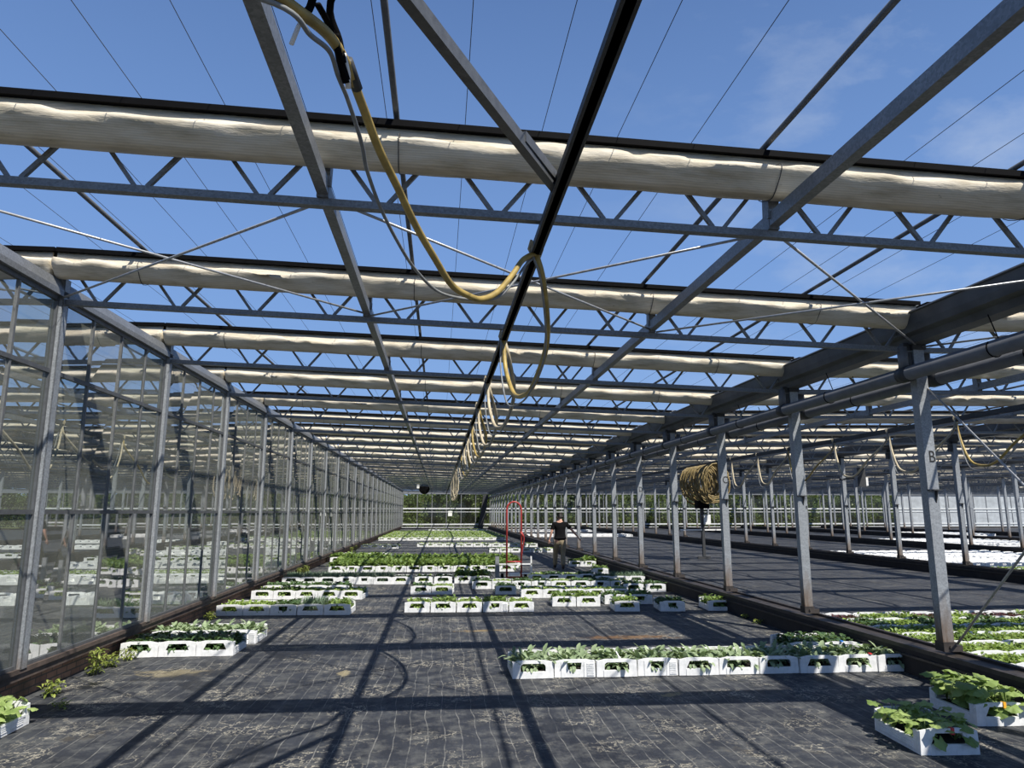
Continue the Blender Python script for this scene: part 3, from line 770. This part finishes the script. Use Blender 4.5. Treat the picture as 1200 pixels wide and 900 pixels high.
def big_crate(x, y, rot, label, plants, nm, n, tape, seed):
    c = crate(x, y, rot, 'trap', label, None, .004)
    if tape:
        t = MB().box(-.012,.012,-.008,.032,.145,CH+.004); t.build('tape_tag', M[tape], c, (.03,0,0))
    s = link('seedling_tray', SOIL, None, (x,y,.004), (0,0,rot)); tag(s, f'black soil tray under the broad leaves in the {nm}', 'tray')
    rnd = random.Random(seed); Mx = Matrix.Translation((x,y,.08)) @ Matrix.Rotation(rot,4,'Z')
    for i in range(n):
        px, py = ((-.11,.11)[i % 2], .10+.44*(i//2)/max(1,(n-1)//2))
        p = Mx @ Vector((px+rnd.uniform(-.02,.02),py+rnd.uniform(-.02,.02),0))
        o = link('squash_plant', plants[i % len(plants)], None, p, (0,0,rnd.uniform(0,6.28)))
        side = 'left' if i % 2 == 0 else 'right'; rw = ORD[i//2]
        tag(o, f'broad-leaved young plant, {side} side, {rw} from front, {nm}', 'plant', f'squash plants in the {nm}')
big_crate(3.895,5.44,-.06,'white crate with a red tape tag and broad light green leaves, bottom right',SQ,'crate with the red tag',8,'tape_red',3)
big_crate(4.87,6.09,-.05,'white crate with an orange tape tag and taller dark leaves at the right edge',SQT,'crate with the orange tag',8,'tape_orange',5)
big_crate(-3.76,6.36,0,'white crate cut off by the left picture edge before the brick plinth',SQ,'crate at the left picture edge',8,None,9)
# tags stuck on crates of the long row
for x, y, z, nm, c in ((2.05,8.28,.2,'white','white_paint'),(5.0,8.2,.19,'red','tape_red'),(5.12,9.0,.19,'blue','tape_blue')):
    t = MB().box(-.015,.015,-.012,.03,0,.012); t.bar((0,.0,.01),(-.03,.03,.07),.02,.003) if nm == 'white' else None
    tag(t.build('tape_tag', M[c], None, (x,y-.002,.197)), f'small {nm} tape tag on a crate rim, '+{'white':'long front row','red':'long front row near its right end','blue':'pair behind the long front row'}[nm], 'tag')

# weeds against the left plinth
def weed(seed, h, n):
    rnd = random.Random(seed); m = MB(); m.smooth = True
    for i in range(n):
        a = rnd.uniform(0,6.28); b = Vector((math.cos(a)*rnd.uniform(0,.08), math.sin(a)*rnd.uniform(0,.12), 0)); z = rnd.uniform(.02,h)
        leaf(m, b+Vector((0,0,z)), rnd.uniform(0,6.28), rnd.uniform(0,1.3), rnd.uniform(.035,.075), .022, .7)
    for i in range(5): m.tube([(rnd.uniform(-.03,.03),rnd.uniform(-.05,.05),0),(rnd.uniform(-.06,.06),rnd.uniform(-.08,.08),h)], .003, 4)
    return m.mesh('weed', M['weed'])
WM = [weed(1,.27,130), weed(2,.13,80), weed(3,.06,24)]
for i, (x, y, v, ph) in enumerate(((-3.86,8.95,0,'tallest weed against the brick plinth near the front'),(-3.86,9.35,1,'leafy weed right of the tallest weed by the brick plinth'),(-3.84,8.0,1,'low weed beside the crate at the left picture edge'),(-3.5,7.5,2,'tiny weed on the ground fabric behind the left edge crate'),
        (-3.84,9.75,1,'weed left of the front left crate row'),(-3.86,13.1,1,'weed at the plinth before the third left row'),(-3.86,21,0,'weed at the plinth before the tall green block'),(-3.86,22,0,'weed at the left end of the tall green block'),(-3.86,33,0,'weed at the plinth behind the seventh left row'),(-3.86,34.5,0,'weed at the plinth before the far left four'),(5.32,12.4,2,'small weed at the foot of the right kerb'),(5.3,11.8,2,'second small weed at the foot of the right kerb'))):
    tag(link('weed', WM[v], None, (x,y,zfloor(x,y)), (0,0,i*1.3)), ph, 'weed', None)

# ------------------------------------------------------------------ hoses
def smooth_path(pts, n=8):
    P = [Vector(p) for p in pts]; out = []
    for i in range(len(P)-1):
        p0, p1, p2, p3 = P[max(i-1,0)], P[i], P[i+1], P[min(i+2,len(P)-1)]
        for j in range(n):
            t = j/n
            out.append(.5*((2*p1)+(p2-p0)*t+(2*p0-5*p1+4*p2-p3)*t*t+(3*p1-p0-3*p2+p3)*t**3))
    return out+[P[-1]]
def hose(name, pts, r, mat, label, group=None, flat=1, n=8):
    m = MB().tube(smooth_path(pts, n), r, 8, flat); return tag(m.build(name, M[mat]), label, 'hose', group)
def clip_obj(x, y, z, label, group):
    m = MB().tube([(x-.03,y,z+.07),(x-.05,y,z),(x-.02,y,z-.06),(x+.03,y,z-.06),(x+.05,y,z),(x+.03,y,z+.07)], .012, 6); m.box(x-.035,x+.035,y-.03,y+.03,z-.03,z+.05)
    m.smooth = False
    return tag(m.build('hose_hanger', M['hosepale']), label, 'hanger', group)
def loops(x, zr, ys, drop, nm, dx=.12):
    for i in range(len(ys)-1):
        a, b_ = ys[i], ys[i+1]; h = drop if not callable(drop) else drop(i)
        w = b_-a
        pts = [(x,a,zr),(x+dx*.5,a+.08,zr-.15*h-.1),(x+dx*1.4,a+w*.28,zr-.62*h),(x+dx*1.2,a+w*.5,zr-.93*h),(x+dx*.9,a+w*.66,zr-h),(x+dx*.5,a+w*.84,zr-.88*h),(x+dx*.1,b_-.10,zr-.45*h),(x,b_,zr)]
        hose('hose_loop', pts, .024, 'hosepale' if i % 3 else 'hose', f'{ORD[i]} drooping hose loop under the rail of the {nm}', f'hose loops of the {nm}')
        pts2 = [(p[0]-.05+.03*math.sin(j), p[1]-.04, p[2]-(.10 if 1 < j < 6 else 0)) for j, p in enumerate(pts)]
        hose('cable_loop', pts2, .009, 'cable', f'{ORD[i]} thin grey cable loop under the rail of the {nm}', f'cable loops of the {nm}')
    for i, y in enumerate(ys):
        clip_obj(x, y, zr+.03, f'{ORD[i]} pale hose hanger on the rail of the {nm}', f'hose hangers of the {nm}')
XM = LINES[4]+4.71; ZM = zc(4,XM)-.13
loops(XM, ZM, [5.0,7.7,10.4,13.0,15.6,18.2,20.8,23.4,26.0], lambda i: .78-.0*i, 'middle aisle', .14)
XR1 = LINES[5]+4.71; loops(XR1, zc(5,XR1)-.13, [11.0,13.2,15.4,17.7,20.2,22.3,24.4], lambda i: .95, 'first aisle right', -.1)
XL1 = LINES[3]+4.71; loops(XL1, zc(3,XL1)-.13, [12.5,15.0,17.7,21.0,24.0], lambda i: 1.2, 'aisle behind the left glass wall', .1)
# bunched loops at the parked trolleys
def bunch(x, z, y0, y1, n, rx, rz, nm):
    m = MB(); rnd = random.Random(5)
    for i in range(n):
        y = y0+(y1-y0)*i/(n-1); a = rx*rnd.uniform(.8,1.15); b_ = rz*rnd.uniform(.85,1.12)
        m.tube([(x+a*math.sin(t*PI/12)+rnd.uniform(-.02,.02), y+.06*math.sin(t*PI/6+i), z-b_+b_*math.cos(t*PI/12)) for t in range(24)], .024, 6, closed=True)
    return tag(m.build('hose_coil', M['coil'] if rx > .3 else M['hosepale']), f'big bunch of coiled yellowish hose hanging under the rail of the {nm}', 'hose')
bunch(XR1-.1, zc(5,XR1)-.16, 25.6, 28.2, 46, .48, .66, 'first aisle right')
bunch(XM-.05, ZM-.04, 29.0, 34.5, 14, .10, .62, 'middle aisle')
# the near yellow hose that sweeps across the upper picture
YH = [(-1.15,2.0,3.60),(-.85,2.02,3.53),(-.62,2.1,3.50),(-.51,2.25,3.52),(-.44,2.42,3.56),(-.40,2.6,3.57),(-.36,2.85,3.54),(-.31,3.1,3.48),(-.24,3.35,3.42),(-.16,3.65,3.35),(-.06,3.95,3.28),(.05,4.25,3.21),(.16,4.4,3.19),(.25,4.5,3.2),(.36,4.6,3.28),(.48,4.75,3.46),(.57,4.88,3.62),(XM,5.0,ZM)]
hose('yellow_hose', YH, .021, 'hose', 'worn yellow hose sweeping from the black strap down to the first rail hanger')
YG = [(-1.0,2.05,3.50),(-.57,2.15,3.47),(-.48,2.3,3.47),(-.43,2.4,3.48),(-.42,2.55,3.48),(-.40,2.7,3.47),(-.37,2.95,3.42),(-.36,3.1,3.37),(-.32,3.4,3.32),(-.25,3.7,3.26),(-.17,4.0,3.22),(-.05,4.3,3.19),(.09,4.45,3.19),(.26,4.55,3.21),(.38,4.65,3.27),(.5,4.78,3.43),(.6,4.9,3.60),(XM+.01,5.02,ZM-.02)]
hose('grey_cable', YG, .0095, 'cable', 'thin grey cable hanging below the worn yellow hose')
st_ = MB()
for pts in ([(-.30,2.22,3.79),(-.44,2.42,3.70),(-.415,2.5,3.60),(-.40,2.52,3.52)], [(-.47,2.33,3.62),(-.44,2.42,3.60),(-.41,2.5,3.53),(-.385,2.58,3.47)], [(-.42,2.46,3.60),(-.415,2.5,3.54),(-.39,2.56,3.46)], [(-.40,2.1,3.79),(-.48,2.3,3.62),(-.50,2.3,3.56)]):
    st_.tube(smooth_path(pts,5), .014, 6, .5)
so = st_.build('rubber_strap', M['black']); tag(so, 'black rubber strap tying the yellow hose up at the top of the picture', 'strap')
wt = MB().tube([(-.50,2.3,3.56),(-.525,2.3,3.50),(-.545,2.3,3.43)], .009, 6, .6); wt.tube([(-.40,2.52,3.56),(-.385,2.56,3.50),(-.385,2.58,3.45)], .012, 6, .6)
tl = wt.build('strap_end', M['white_paint'], so); tl['label'] = 'pale loose strap ends'
tp = MB().tube([(-.395,2.60,3.585),(-.372,2.74,3.555)], .0235, 8); tp.build('tape_wrap', M['bracket'], so)

# ------------------------------------------------------------------ red hand truck
ht = empty('hand_truck', (1.995,19.3,0)); tag(ht, 'tall red hand truck with hooped frame standing among the white crates', 'hand truck')
hw = .195
fr = MB().tube([(-hw,0,.06),(-hw,0,1.85)]+[(-hw*math.cos(t*PI/10), 0, 1.88+.21*math.sin(t*PI/10)) for t in range(11)]+[(hw,0,1.85),(hw,0,.06)], .024, 10); fr.build('hoop_frame', M['red_paint'], ht)
for z in (.52,.12): MB().tube([(-hw,0,z),(hw,0,z)], .022, 8).build('crossbar', M['red_paint'], ht)
MB().tube([(-.36,.05,.11),(.36,.05,.11)], .018, 8).build('axle', M['bracket'], ht)
for sx_ in (-.31,.31):
    wv = MB().tube([(sx_-.035,.05,.11),(sx_-.03,.05,.11),(sx_+.03,.05,.11),(sx_+.035,.05,.11)], [.085,.11,.11,.085], 18).build('wheel', M['black'], ht)
    MB().tube([(sx_-.042,.05,.11),(sx_+.042,.05,.11)], .045, 12).build('hub', M['grey_box'], wv)
MB().tube(smooth_path([(hw,0,1.32),(hw+.05,-.02,1.22),(hw+.07,-.03,1.10),(hw+.03,-.02,.85),(hw,0,.62)],5), .014, 8).build('lever', M['red_paint'], ht)
MB().tube([(hw-.02,0,1.30),(hw+.06,-.02,1.16)], .030, 8).build('grip', M['red_paint'], ht)
sp = MB().box(-.50,-.40,-.03,.03,.02,.66); sp.box(-.47,-.19,-.015,.015,.10,.14); sp.build('side_plate', M['grey_box'], ht)
sp = MB().box(.44,.475,-.02,.02,.20,.66); sp.box(-.40,.475,-.02,.02,.44,.475); sp.box(.19,.475,-.02,.02,.20,.235); sp.box(-.14,.14,-.03,.03,.16,.24); sp.build('lifting_frame', M['white_paint'], ht)
sp = MB().box(-.20,-.13,0,.42,.02,.045); sp.box(.13,.20,0,.42,.02,.045); sp.build('toe_fork', M['bracket'], ht)

# ------------------------------------------------------------------ fan, boxes
fn = empty('circulation_fan', (-1.28,60,3.70)); tag(fn, 'round black circulation fan hanging under the far roof of the middle aisle', 'fan')
MB().tube([(0,-.22,0),(0,-.20,0),(0,.18,0),(0,.22,0)], [.40,.43,.43,.40], 24).build('drum', M['black'], fn)
bl = MB()
for i in range(5):
    a = i*2*PI/5; bl.bar((.06*math.cos(a),-.24,.06*math.sin(a)),(.36*math.cos(a),-.24,.36*math.sin(a)),.13,.012,(0,1,0))
bl.build('blades', M['black'], fn)
cg = MB(); cg.tube([(.42*math.cos(t*PI/16),-.26,.42*math.sin(t*PI/16)) for t in range(32)], .012, 5, closed=True); cg.tube([(.2*math.cos(t*PI/16),-.26,.2*math.sin(t*PI/16)) for t in range(32)], .008, 5, closed=True); cg.build('guard', M['black'], fn)
MB().box(-.62,-.42,-.10,.10,.05,.35).build('motor_box', M['white_paint'], fn); MB().bar((-.2,0,.38),(-.2,0,.75),.03,.03).build('hanger', M['bracket'], fn)
wb = empty('control_box', (.85,58,1.55)); tag(wb, 'small white control box hanging below the bunched hoses of the middle aisle', 'box')
MB().box(-.16,.16,-.08,.08,-.05,.33).build('casing', M['white_paint'], wb); MB().tube([(0,0,.33),(0,0,2.25)], .015, 6).build('hanging_pole', M['grey_box'], wb); MB().box(-.17,.17,-.1,-.08,.24,.35).build('lid', M['white_paint'], wb)
cbx = empty('switch_cabinet', (15.17-.1,24.5,2.7)); tag(cbx, 'grey switch cabinet on a column of the second column row right', 'box')
MB().box(-.16,.16,-.18,.0,0,.70).build('casing', M['grey_box'], cbx); MB().box(-.15,.15,-.20,-.18,.02,.68).build('door', M['bracket'], cbx); MB().box(.16,.26,-.15,.0,.05,.35).build('junction_box', M['white_paint'], cbx); MB().box(-.05,.05,0,1.2,.3,.36).build('mounting_arm', M['bracket'], cbx)
mc = empty('spray_machine', (10.1,27.0,.0)); tag(mc, 'dark hanging spray machine with white tank below the coiled hose', 'machine')
MB().box(-.05,.05,-.05,.05,.15,2.4).build('mast', M['bracket'], mc); MB().box(.02,.28,-.12,.12,1.35,1.72).build('tank', M['white_paint'], mc)
MB().box(-.22,.22,-.2,.2,1.95,2.25).build('motor_housing', M['black'], mc); MB().box(-.9,.9,-.03,.03,1.12,1.17).build('spray_boom', M['white_paint'], mc); MB().box(-.25,.25,-.04,.04,.05,.15).build('foot', M['bracket'], mc)

# ------------------------------------------------------------------ person
def skin_mesh(name, V, E, rad, root, mat, sub=2):
    me = bpy.data.meshes.new(name); me.from_pydata([Vector(v) for v in V], E, [])
    o = bpy.data.objects.new(name, me); col.objects.link(o)
    md = o.modifiers.new('s','SKIN'); md.use_smooth_shade = True
    for i, r in enumerate(rad):
        d = me.skin_vertices[0].data[i]; d.radius = r if isinstance(r, tuple) else (r,r); d.use_root = (i == root)
    o.modifiers.new('u','SUBSURF').levels = sub
    bpy.context.view_layer.update()
    ev = o.evaluated_get(bpy.context.evaluated_depsgraph_get()); m2 = bpy.data.meshes.new_from_object(ev)
    bpy.data.objects.remove(o); m2.materials.clear(); m2.materials.append(mat)
    for p in m2.polygons: p.use_smooth = True
    return m2
class SK:
    def __init__(s): s.V=[]; s.E=[]; s.r=[]
    def chain(s, start, pts):
        prev = start
        for p, r in pts:
            s.V.append(p); s.r.append(r); i = len(s.V)-1
            if prev is not None: s.E.append((prev,i))
            prev = i
        return prev
RZ = Matrix.Rotation(R(28),3,'Z')                     # the head looks a little to the left
HC = Vector((-.005,.035,1.635))
hp = lambda x,y,z: tuple(HC+RZ @ Vector((x,y,z)))
b = SK()
pel = b.chain(None, [((0,0,.95),(.15,.105))])
chest = b.chain(pel, [((0,0,1.10),(.135,.095)),((0,.005,1.30),(.165,.105)),((0,.01,1.42),(.13,.085))])
nk = b.chain(chest, [((0,.015,1.50),(.062,.062)),(hp(0,-.01,-.06),(.062,.068))])
hd_ = b.chain(nk, [(hp(0,.0,.02),(.074,.090)),(hp(0,-.005,.075),(.068,.080)),(hp(0,-.005,.115),(.035,.042))])
b.chain(nk, [(hp(0,.075,-.075),(.030,.028))])                       # chin
b.chain(nk+1, [(hp(0,.098,-.005),.014),(hp(0,.112,-.02),.010)])     # nose
for sx_ in (-1,1): b.chain(nk+1, [(hp(sx_*.078,-.01,.0),(.014,.02)),(hp(sx_*.088,-.02,.005),(.008,.018))])
def hand(w, d, palm_n, side):
    w = Vector(w); d = Vector(d).normalized(); n_ = Vector(palm_n).normalized(); s2 = d.cross(n_).normalized()*side
    p = w+d*.045
    wi = b.chain(hand.start, [(tuple(w),(.027,.020)),(tuple(p),(.036,.016)),(tuple(w+d*.085),(.038,.014))])
    for k, (off, ln) in enumerate(((.030,.066),(.010,.076),(-.011,.070),(-.030,.054))):
        q = w+d*.09+s2*off
        b.chain(wi, [(tuple(q),.0095),(tuple(q+d*ln*.5+n_*.006),.0088),(tuple(q+d*ln*.85+n_*.024),.008)])
    b.chain(wi-1, [(tuple(w+d*.045+s2*.045+n_*.01),.011),(tuple(w+d*.085+s2*.062+n_*.025),.0095)])
for sx_, sh_, el, wr_ in ((-1,(-.205,0,1.44),(-.285,-.03,1.17),(-.35,.02,.935)), (1,(.205,0,1.44),(.40,-.06,1.22),(.60,-.02,1.0))):
    up_ = Vector(sh_).lerp(Vector(el),.5)
    hand.start = b.chain(chest, [(sh_,(.062,.062)),(tuple(up_),(.050,.050)),(el,(.041,.041)),(tuple(Vector(el).lerp(Vector(wr_),.35)),(.042,.040))])
    hand(wr_, Vector(wr_)-Vector(el), (-sx_*.8,.5,0), sx_*-1)
for sx_, kn, an, toe in ((-1,(-.11,.26,.52),(-.12,.36,.10),(-.13,.52,.03)), (1,(.085,.0,.50),(.06,-.18,.11),(.07,-.02,.03))):
    an = Vector(an)
    b.chain(pel, [((sx_*.095,0,.87),(.093,.098)),((sx_*.10,kn[1]*.5,.69),(.080,.085)),(kn,(.056,.060)),(tuple(Vector(kn).lerp(an,.4)),(.054,.060)),(tuple(an),(.036,.040)),(tuple(an+Vector((0,.0,-.06))),(.034,.045)),(toe,(.036,.022))])
P0 = Vector((3.93,23.4,0))
person = link('person', skin_mesh('person', b.V, b.E, b.r, pel, M['skin']), None, P0)
tag(person, 'person in black t-shirt and olive trousers walking away between the crates', 'person')
t = SK()
c0 = t.chain(None, [((0,0,1.12),(.190,.125))])
c1 = t.chain(c0, [((0,.005,1.28),(.205,.128)),((0,.01,1.41),(.165,.105)),((0,.015,1.475),(.085,.075))])
t.chain(c0, [((0,0,.98),(.205,.135)),((0,0,.90),(.205,.138))])
for sx_, sh_, el in ((-1,(-.205,0,1.435),(-.285,-.03,1.17)), (1,(.205,0,1.435),(.40,-.06,1.22))):
    t.chain(c1-1, [(sh_,(.080,.080)),(tuple(Vector(sh_).lerp(Vector(el),.5)),(.072,.072)),(tuple(Vector(sh_).lerp(Vector(el),.72)),(.072,.070))])
link('t_shirt', skin_mesh('t_shirt', t.V, t.E, t.r, c0, M['shirt']), person)
q = SK(); p0 = q.chain(None, [((0,0,.93),(.165,.118))])
q.chain(p0, [((0,0,1.0),(.155,.112))])
for sx_, kn, an in ((-1,(-.11,.26,.52),(-.12,.36,.10)), (1,(.085,.0,.50),(.06,-.18,.11))):
    q.chain(p0, [((sx_*.098,0,.84),(.108,.112)),((sx_*.102,kn[1]*.5,.69),(.098,.10)),(kn,(.080,.085)),(tuple(Vector(kn).lerp(Vector(an),.5)),(.080,.085)),(tuple(Vector(an)+Vector((0,0,-.01))),(.078,.082))])
link('trousers', skin_mesh('trousers', q.V, q.E, q.r, p0, M['trousers']), person)
for an, toe in (((-.12,.36,.05),(-.13,.53,.035)), ((.06,-.18,.06),(.075,.0,.035))):
    s3 = SK(); a0 = s3.chain(None, [((an[0],an[1]-.05,.045),(.045,.042)),(an,(.048,.05)),(tuple(Vector(an).lerp(Vector(toe),.6)),(.048,.038)),(toe,(.044,.030))]); s3.chain(1, [((an[0],an[1],.15),(.050,.052))])
    link('boot', skin_mesh('boot', s3.V, s3.E, s3.r, 1, M['shoe'], 1), person)
hs = SK(); hs.chain(None, [(hp(0,-.045,.0),(.062,.050)),(hp(0,-.018,.065),(.080,.086)),(hp(0,-.005,.108),(.058,.066)),(hp(0,.0,.13),(.025,.03))])
link('hair', skin_mesh('hair', hs.V, hs.E, hs.r, 1, M['hair']), person)
sg = MB(); sg.tube([hp(-.082,-.06,.02),hp(-.086,.0,.022),hp(-.080,.085,.022)], .007, 6); sg.tube([hp(.082,-.06,.02),hp(.086,.0,.022),hp(.080,.085,.022)], .007, 6)
for sx_ in (-1,1): sg.tube([hp(sx_*.038,.095,.018),hp(sx_*.038,.103,.018)], .026, 10)
sg.tube([hp(-.02,.10,.02),hp(.02,.10,.02)], .005, 5); sg.build('sunglasses', M['black'], person)

# ------------------------------------------------------------------ trees beyond the back wall
def tree_mesh(seed, h, rx, n, ls):
    rnd = random.Random(seed); m = MB()
    cl = [(rnd.uniform(-.7,.7)*rx, rnd.uniform(-.6,.6)*rx, h*rnd.uniform(.15,.9)) for _ in range(26)]
    for i in range(n):
        c = cl[i % len(cl)]; s = rx*.38*(1.1-.4*c[2]/h)
        v = Vector((rnd.gauss(0,1),rnd.gauss(0,1),rnd.gauss(0,1))).normalized()*s*rnd.random()**.33
        p = Vector(c)+v; p.z = max(.1,p.z)
        a = Vector((rnd.gauss(0,1),rnd.gauss(0,1),rnd.gauss(0,1))).normalized(); u = a.orthogonal().normalized(); w_ = a.cross(u); l = ls*rnd.uniform(.6,1.3)
        m.add([p-u*l*.35, p-w_*l*.5+a*.02, p+u*l*.35, p+w_*l*.5+a*.02], [(0,1,2,3)])
    k = MB(); k.tube([(0,0,0),(.05,0,h*.4),(.1,.05,h*.85)], [.16,.12,.04], 7)
    for i in range(7):
        c = cl[i]; k.tube([(.05,0,h*(.2+.08*i)),c], [.05,.02], 5)
    return m, k
TM = []
for seed, h, rx, n in ((1,4.6,2.9,6500),(2,5.2,3.1,7000),(3,4.0,3.0,6500),(4,11.0,3.4,5200)):
    m_, k_ = tree_mesh(seed, h, rx, n, .30)
    TM.append((m_.mesh('crown', M['tree' if seed % 2 else 'treedark']), k_.mesh('trunk', M['bark'])))
rnd = random.Random(11)
xs = [-80+3.4*i for i in range(56)]
for i, x in enumerate(xs):
    v = rnd.choice((0,1,2)); t_ = empty('tree', (x+rnd.uniform(-.5,.5), 85.5+rnd.uniform(-.7,2.2), -.05), (0,0,rnd.uniform(0,6.28)))
    link('crown', TM[v][0], t_); link('trunk', TM[v][1], t_)
    tag(t_, f'leafy green tree behind the back wall, {ORD[i] if i < 28 else ORD[55-i]} from the {"left" if i < 28 else "right"}', 'tree', 'trees behind the back glass wall')
for i in range(40):
    x = -82+3.9*i; t_ = empty('tree', (x, 92+(i%3), -.05), (0,0,i*1.7)); link('crown', TM[i%3][0], t_); link('trunk', TM[i%3][1], t_)
    tag(t_, f'green tree in the rear row behind the back wall, {ORD[i] if i < 20 else ORD[39-i]} from the {"left" if i < 20 else "right"}', 'tree', 'rear row of trees behind the back wall')
for x, y, s, lab in ((9.6,93,.98,'tall tree rising above the far roof, the left one of two'),(16.6,93,.97,'tall tree rising above the far roof, the right one of two')):
    t_ = empty('tall_tree', (x,y,-.05), (0,0,x)); t_.scale = (s,s,s); link('crown', TM[3][0], t_); link('trunk', TM[3][1], t_); tag(t_, lab, 'tree')

# ------------------------------------------------------------------ sky, sun, camera
wld = bpy.data.worlds.new('sky'); sc.world = wld; wld.use_nodes = True; nt = wld.node_tree
bg = nt.nodes['Background']; tc = node(nt, 'ShaderNodeTexCoord'); sx = node(nt, 'ShaderNodeSeparateXYZ'); nt.links.new(tc.outputs['Generated'], sx.inputs[0])
skyc = ramp(nt, sx.outputs[2], [(0,(.38,.52,.76)),(.12,(.25,.43,.78)),(.35,(.185,.34,.69)),(.62,(.112,.215,.475)),(.78,(.045,.09,.23)),(1,(.018,.04,.12))])
mp = node(nt, 'ShaderNodeMapping'); mp.inputs['Scale'].default_value = (2.2,5,7); mp.inputs['Rotation'].default_value = (0,R(35),R(20)); nt.links.new(tc.outputs['Generated'], mp.inputs[0])
cn = node(nt, 'ShaderNodeTexNoise'); cn.inputs['Scale'].default_value = 1.3; cn.inputs['Detail'].default_value = 7; cn.inputs['Roughness'].default_value = .6; nt.links.new(mp.outputs[0], cn.inputs['Vector'])
cf = ramp(nt, cn.outputs['Fac'], [(.50,(0,0,0)),(.85,(.55,.55,.55))])
side = ramp(nt, sx.outputs[0], [(.15,(0,0,0)),(.5,(1,1,1))])
cm_ = mixc(nt, 1, cf, side, 'MULTIPLY')
nt.links.new(mixc(nt, cm_, skyc, (.62,.70,.82)), bg.inputs[0]); bg.inputs[1].default_value = 1.0
sun = bpy.data.lights.new('sun','SUN'); sun.energy = 6.6; sun.angle = R(.55); sun.color = (1,.955,.88)
so_ = bpy.data.objects.new('sun', sun); col.objects.link(so_)
so_.rotation_euler = Vector((-.395,.66,-1)).to_track_quat('-Z','Y').to_euler(); so_.location = (4,-6,12)
cam = bpy.data.cameras.new('camera'); cam.sensor_width = 36; cam.lens = 36*832/1200; cam.clip_end = 500
co = bpy.data.objects.new('camera', cam); col.objects.link(co); co.location = (0,0,1.82); co.rotation_euler = (R(90+10.22),0,R(-5.741)); sc.camera = co
sc.view_settings.view_transform = 'Standard'; sc.view_settings.look = 'None'; sc.view_settings.gamma = 1; sc.view_settings.exposure = 0; sc.view_settings.use_curve_mapping = False
sc.cycles.transparent_max_bounces = 16; sc.cycles.max_bounces = 6
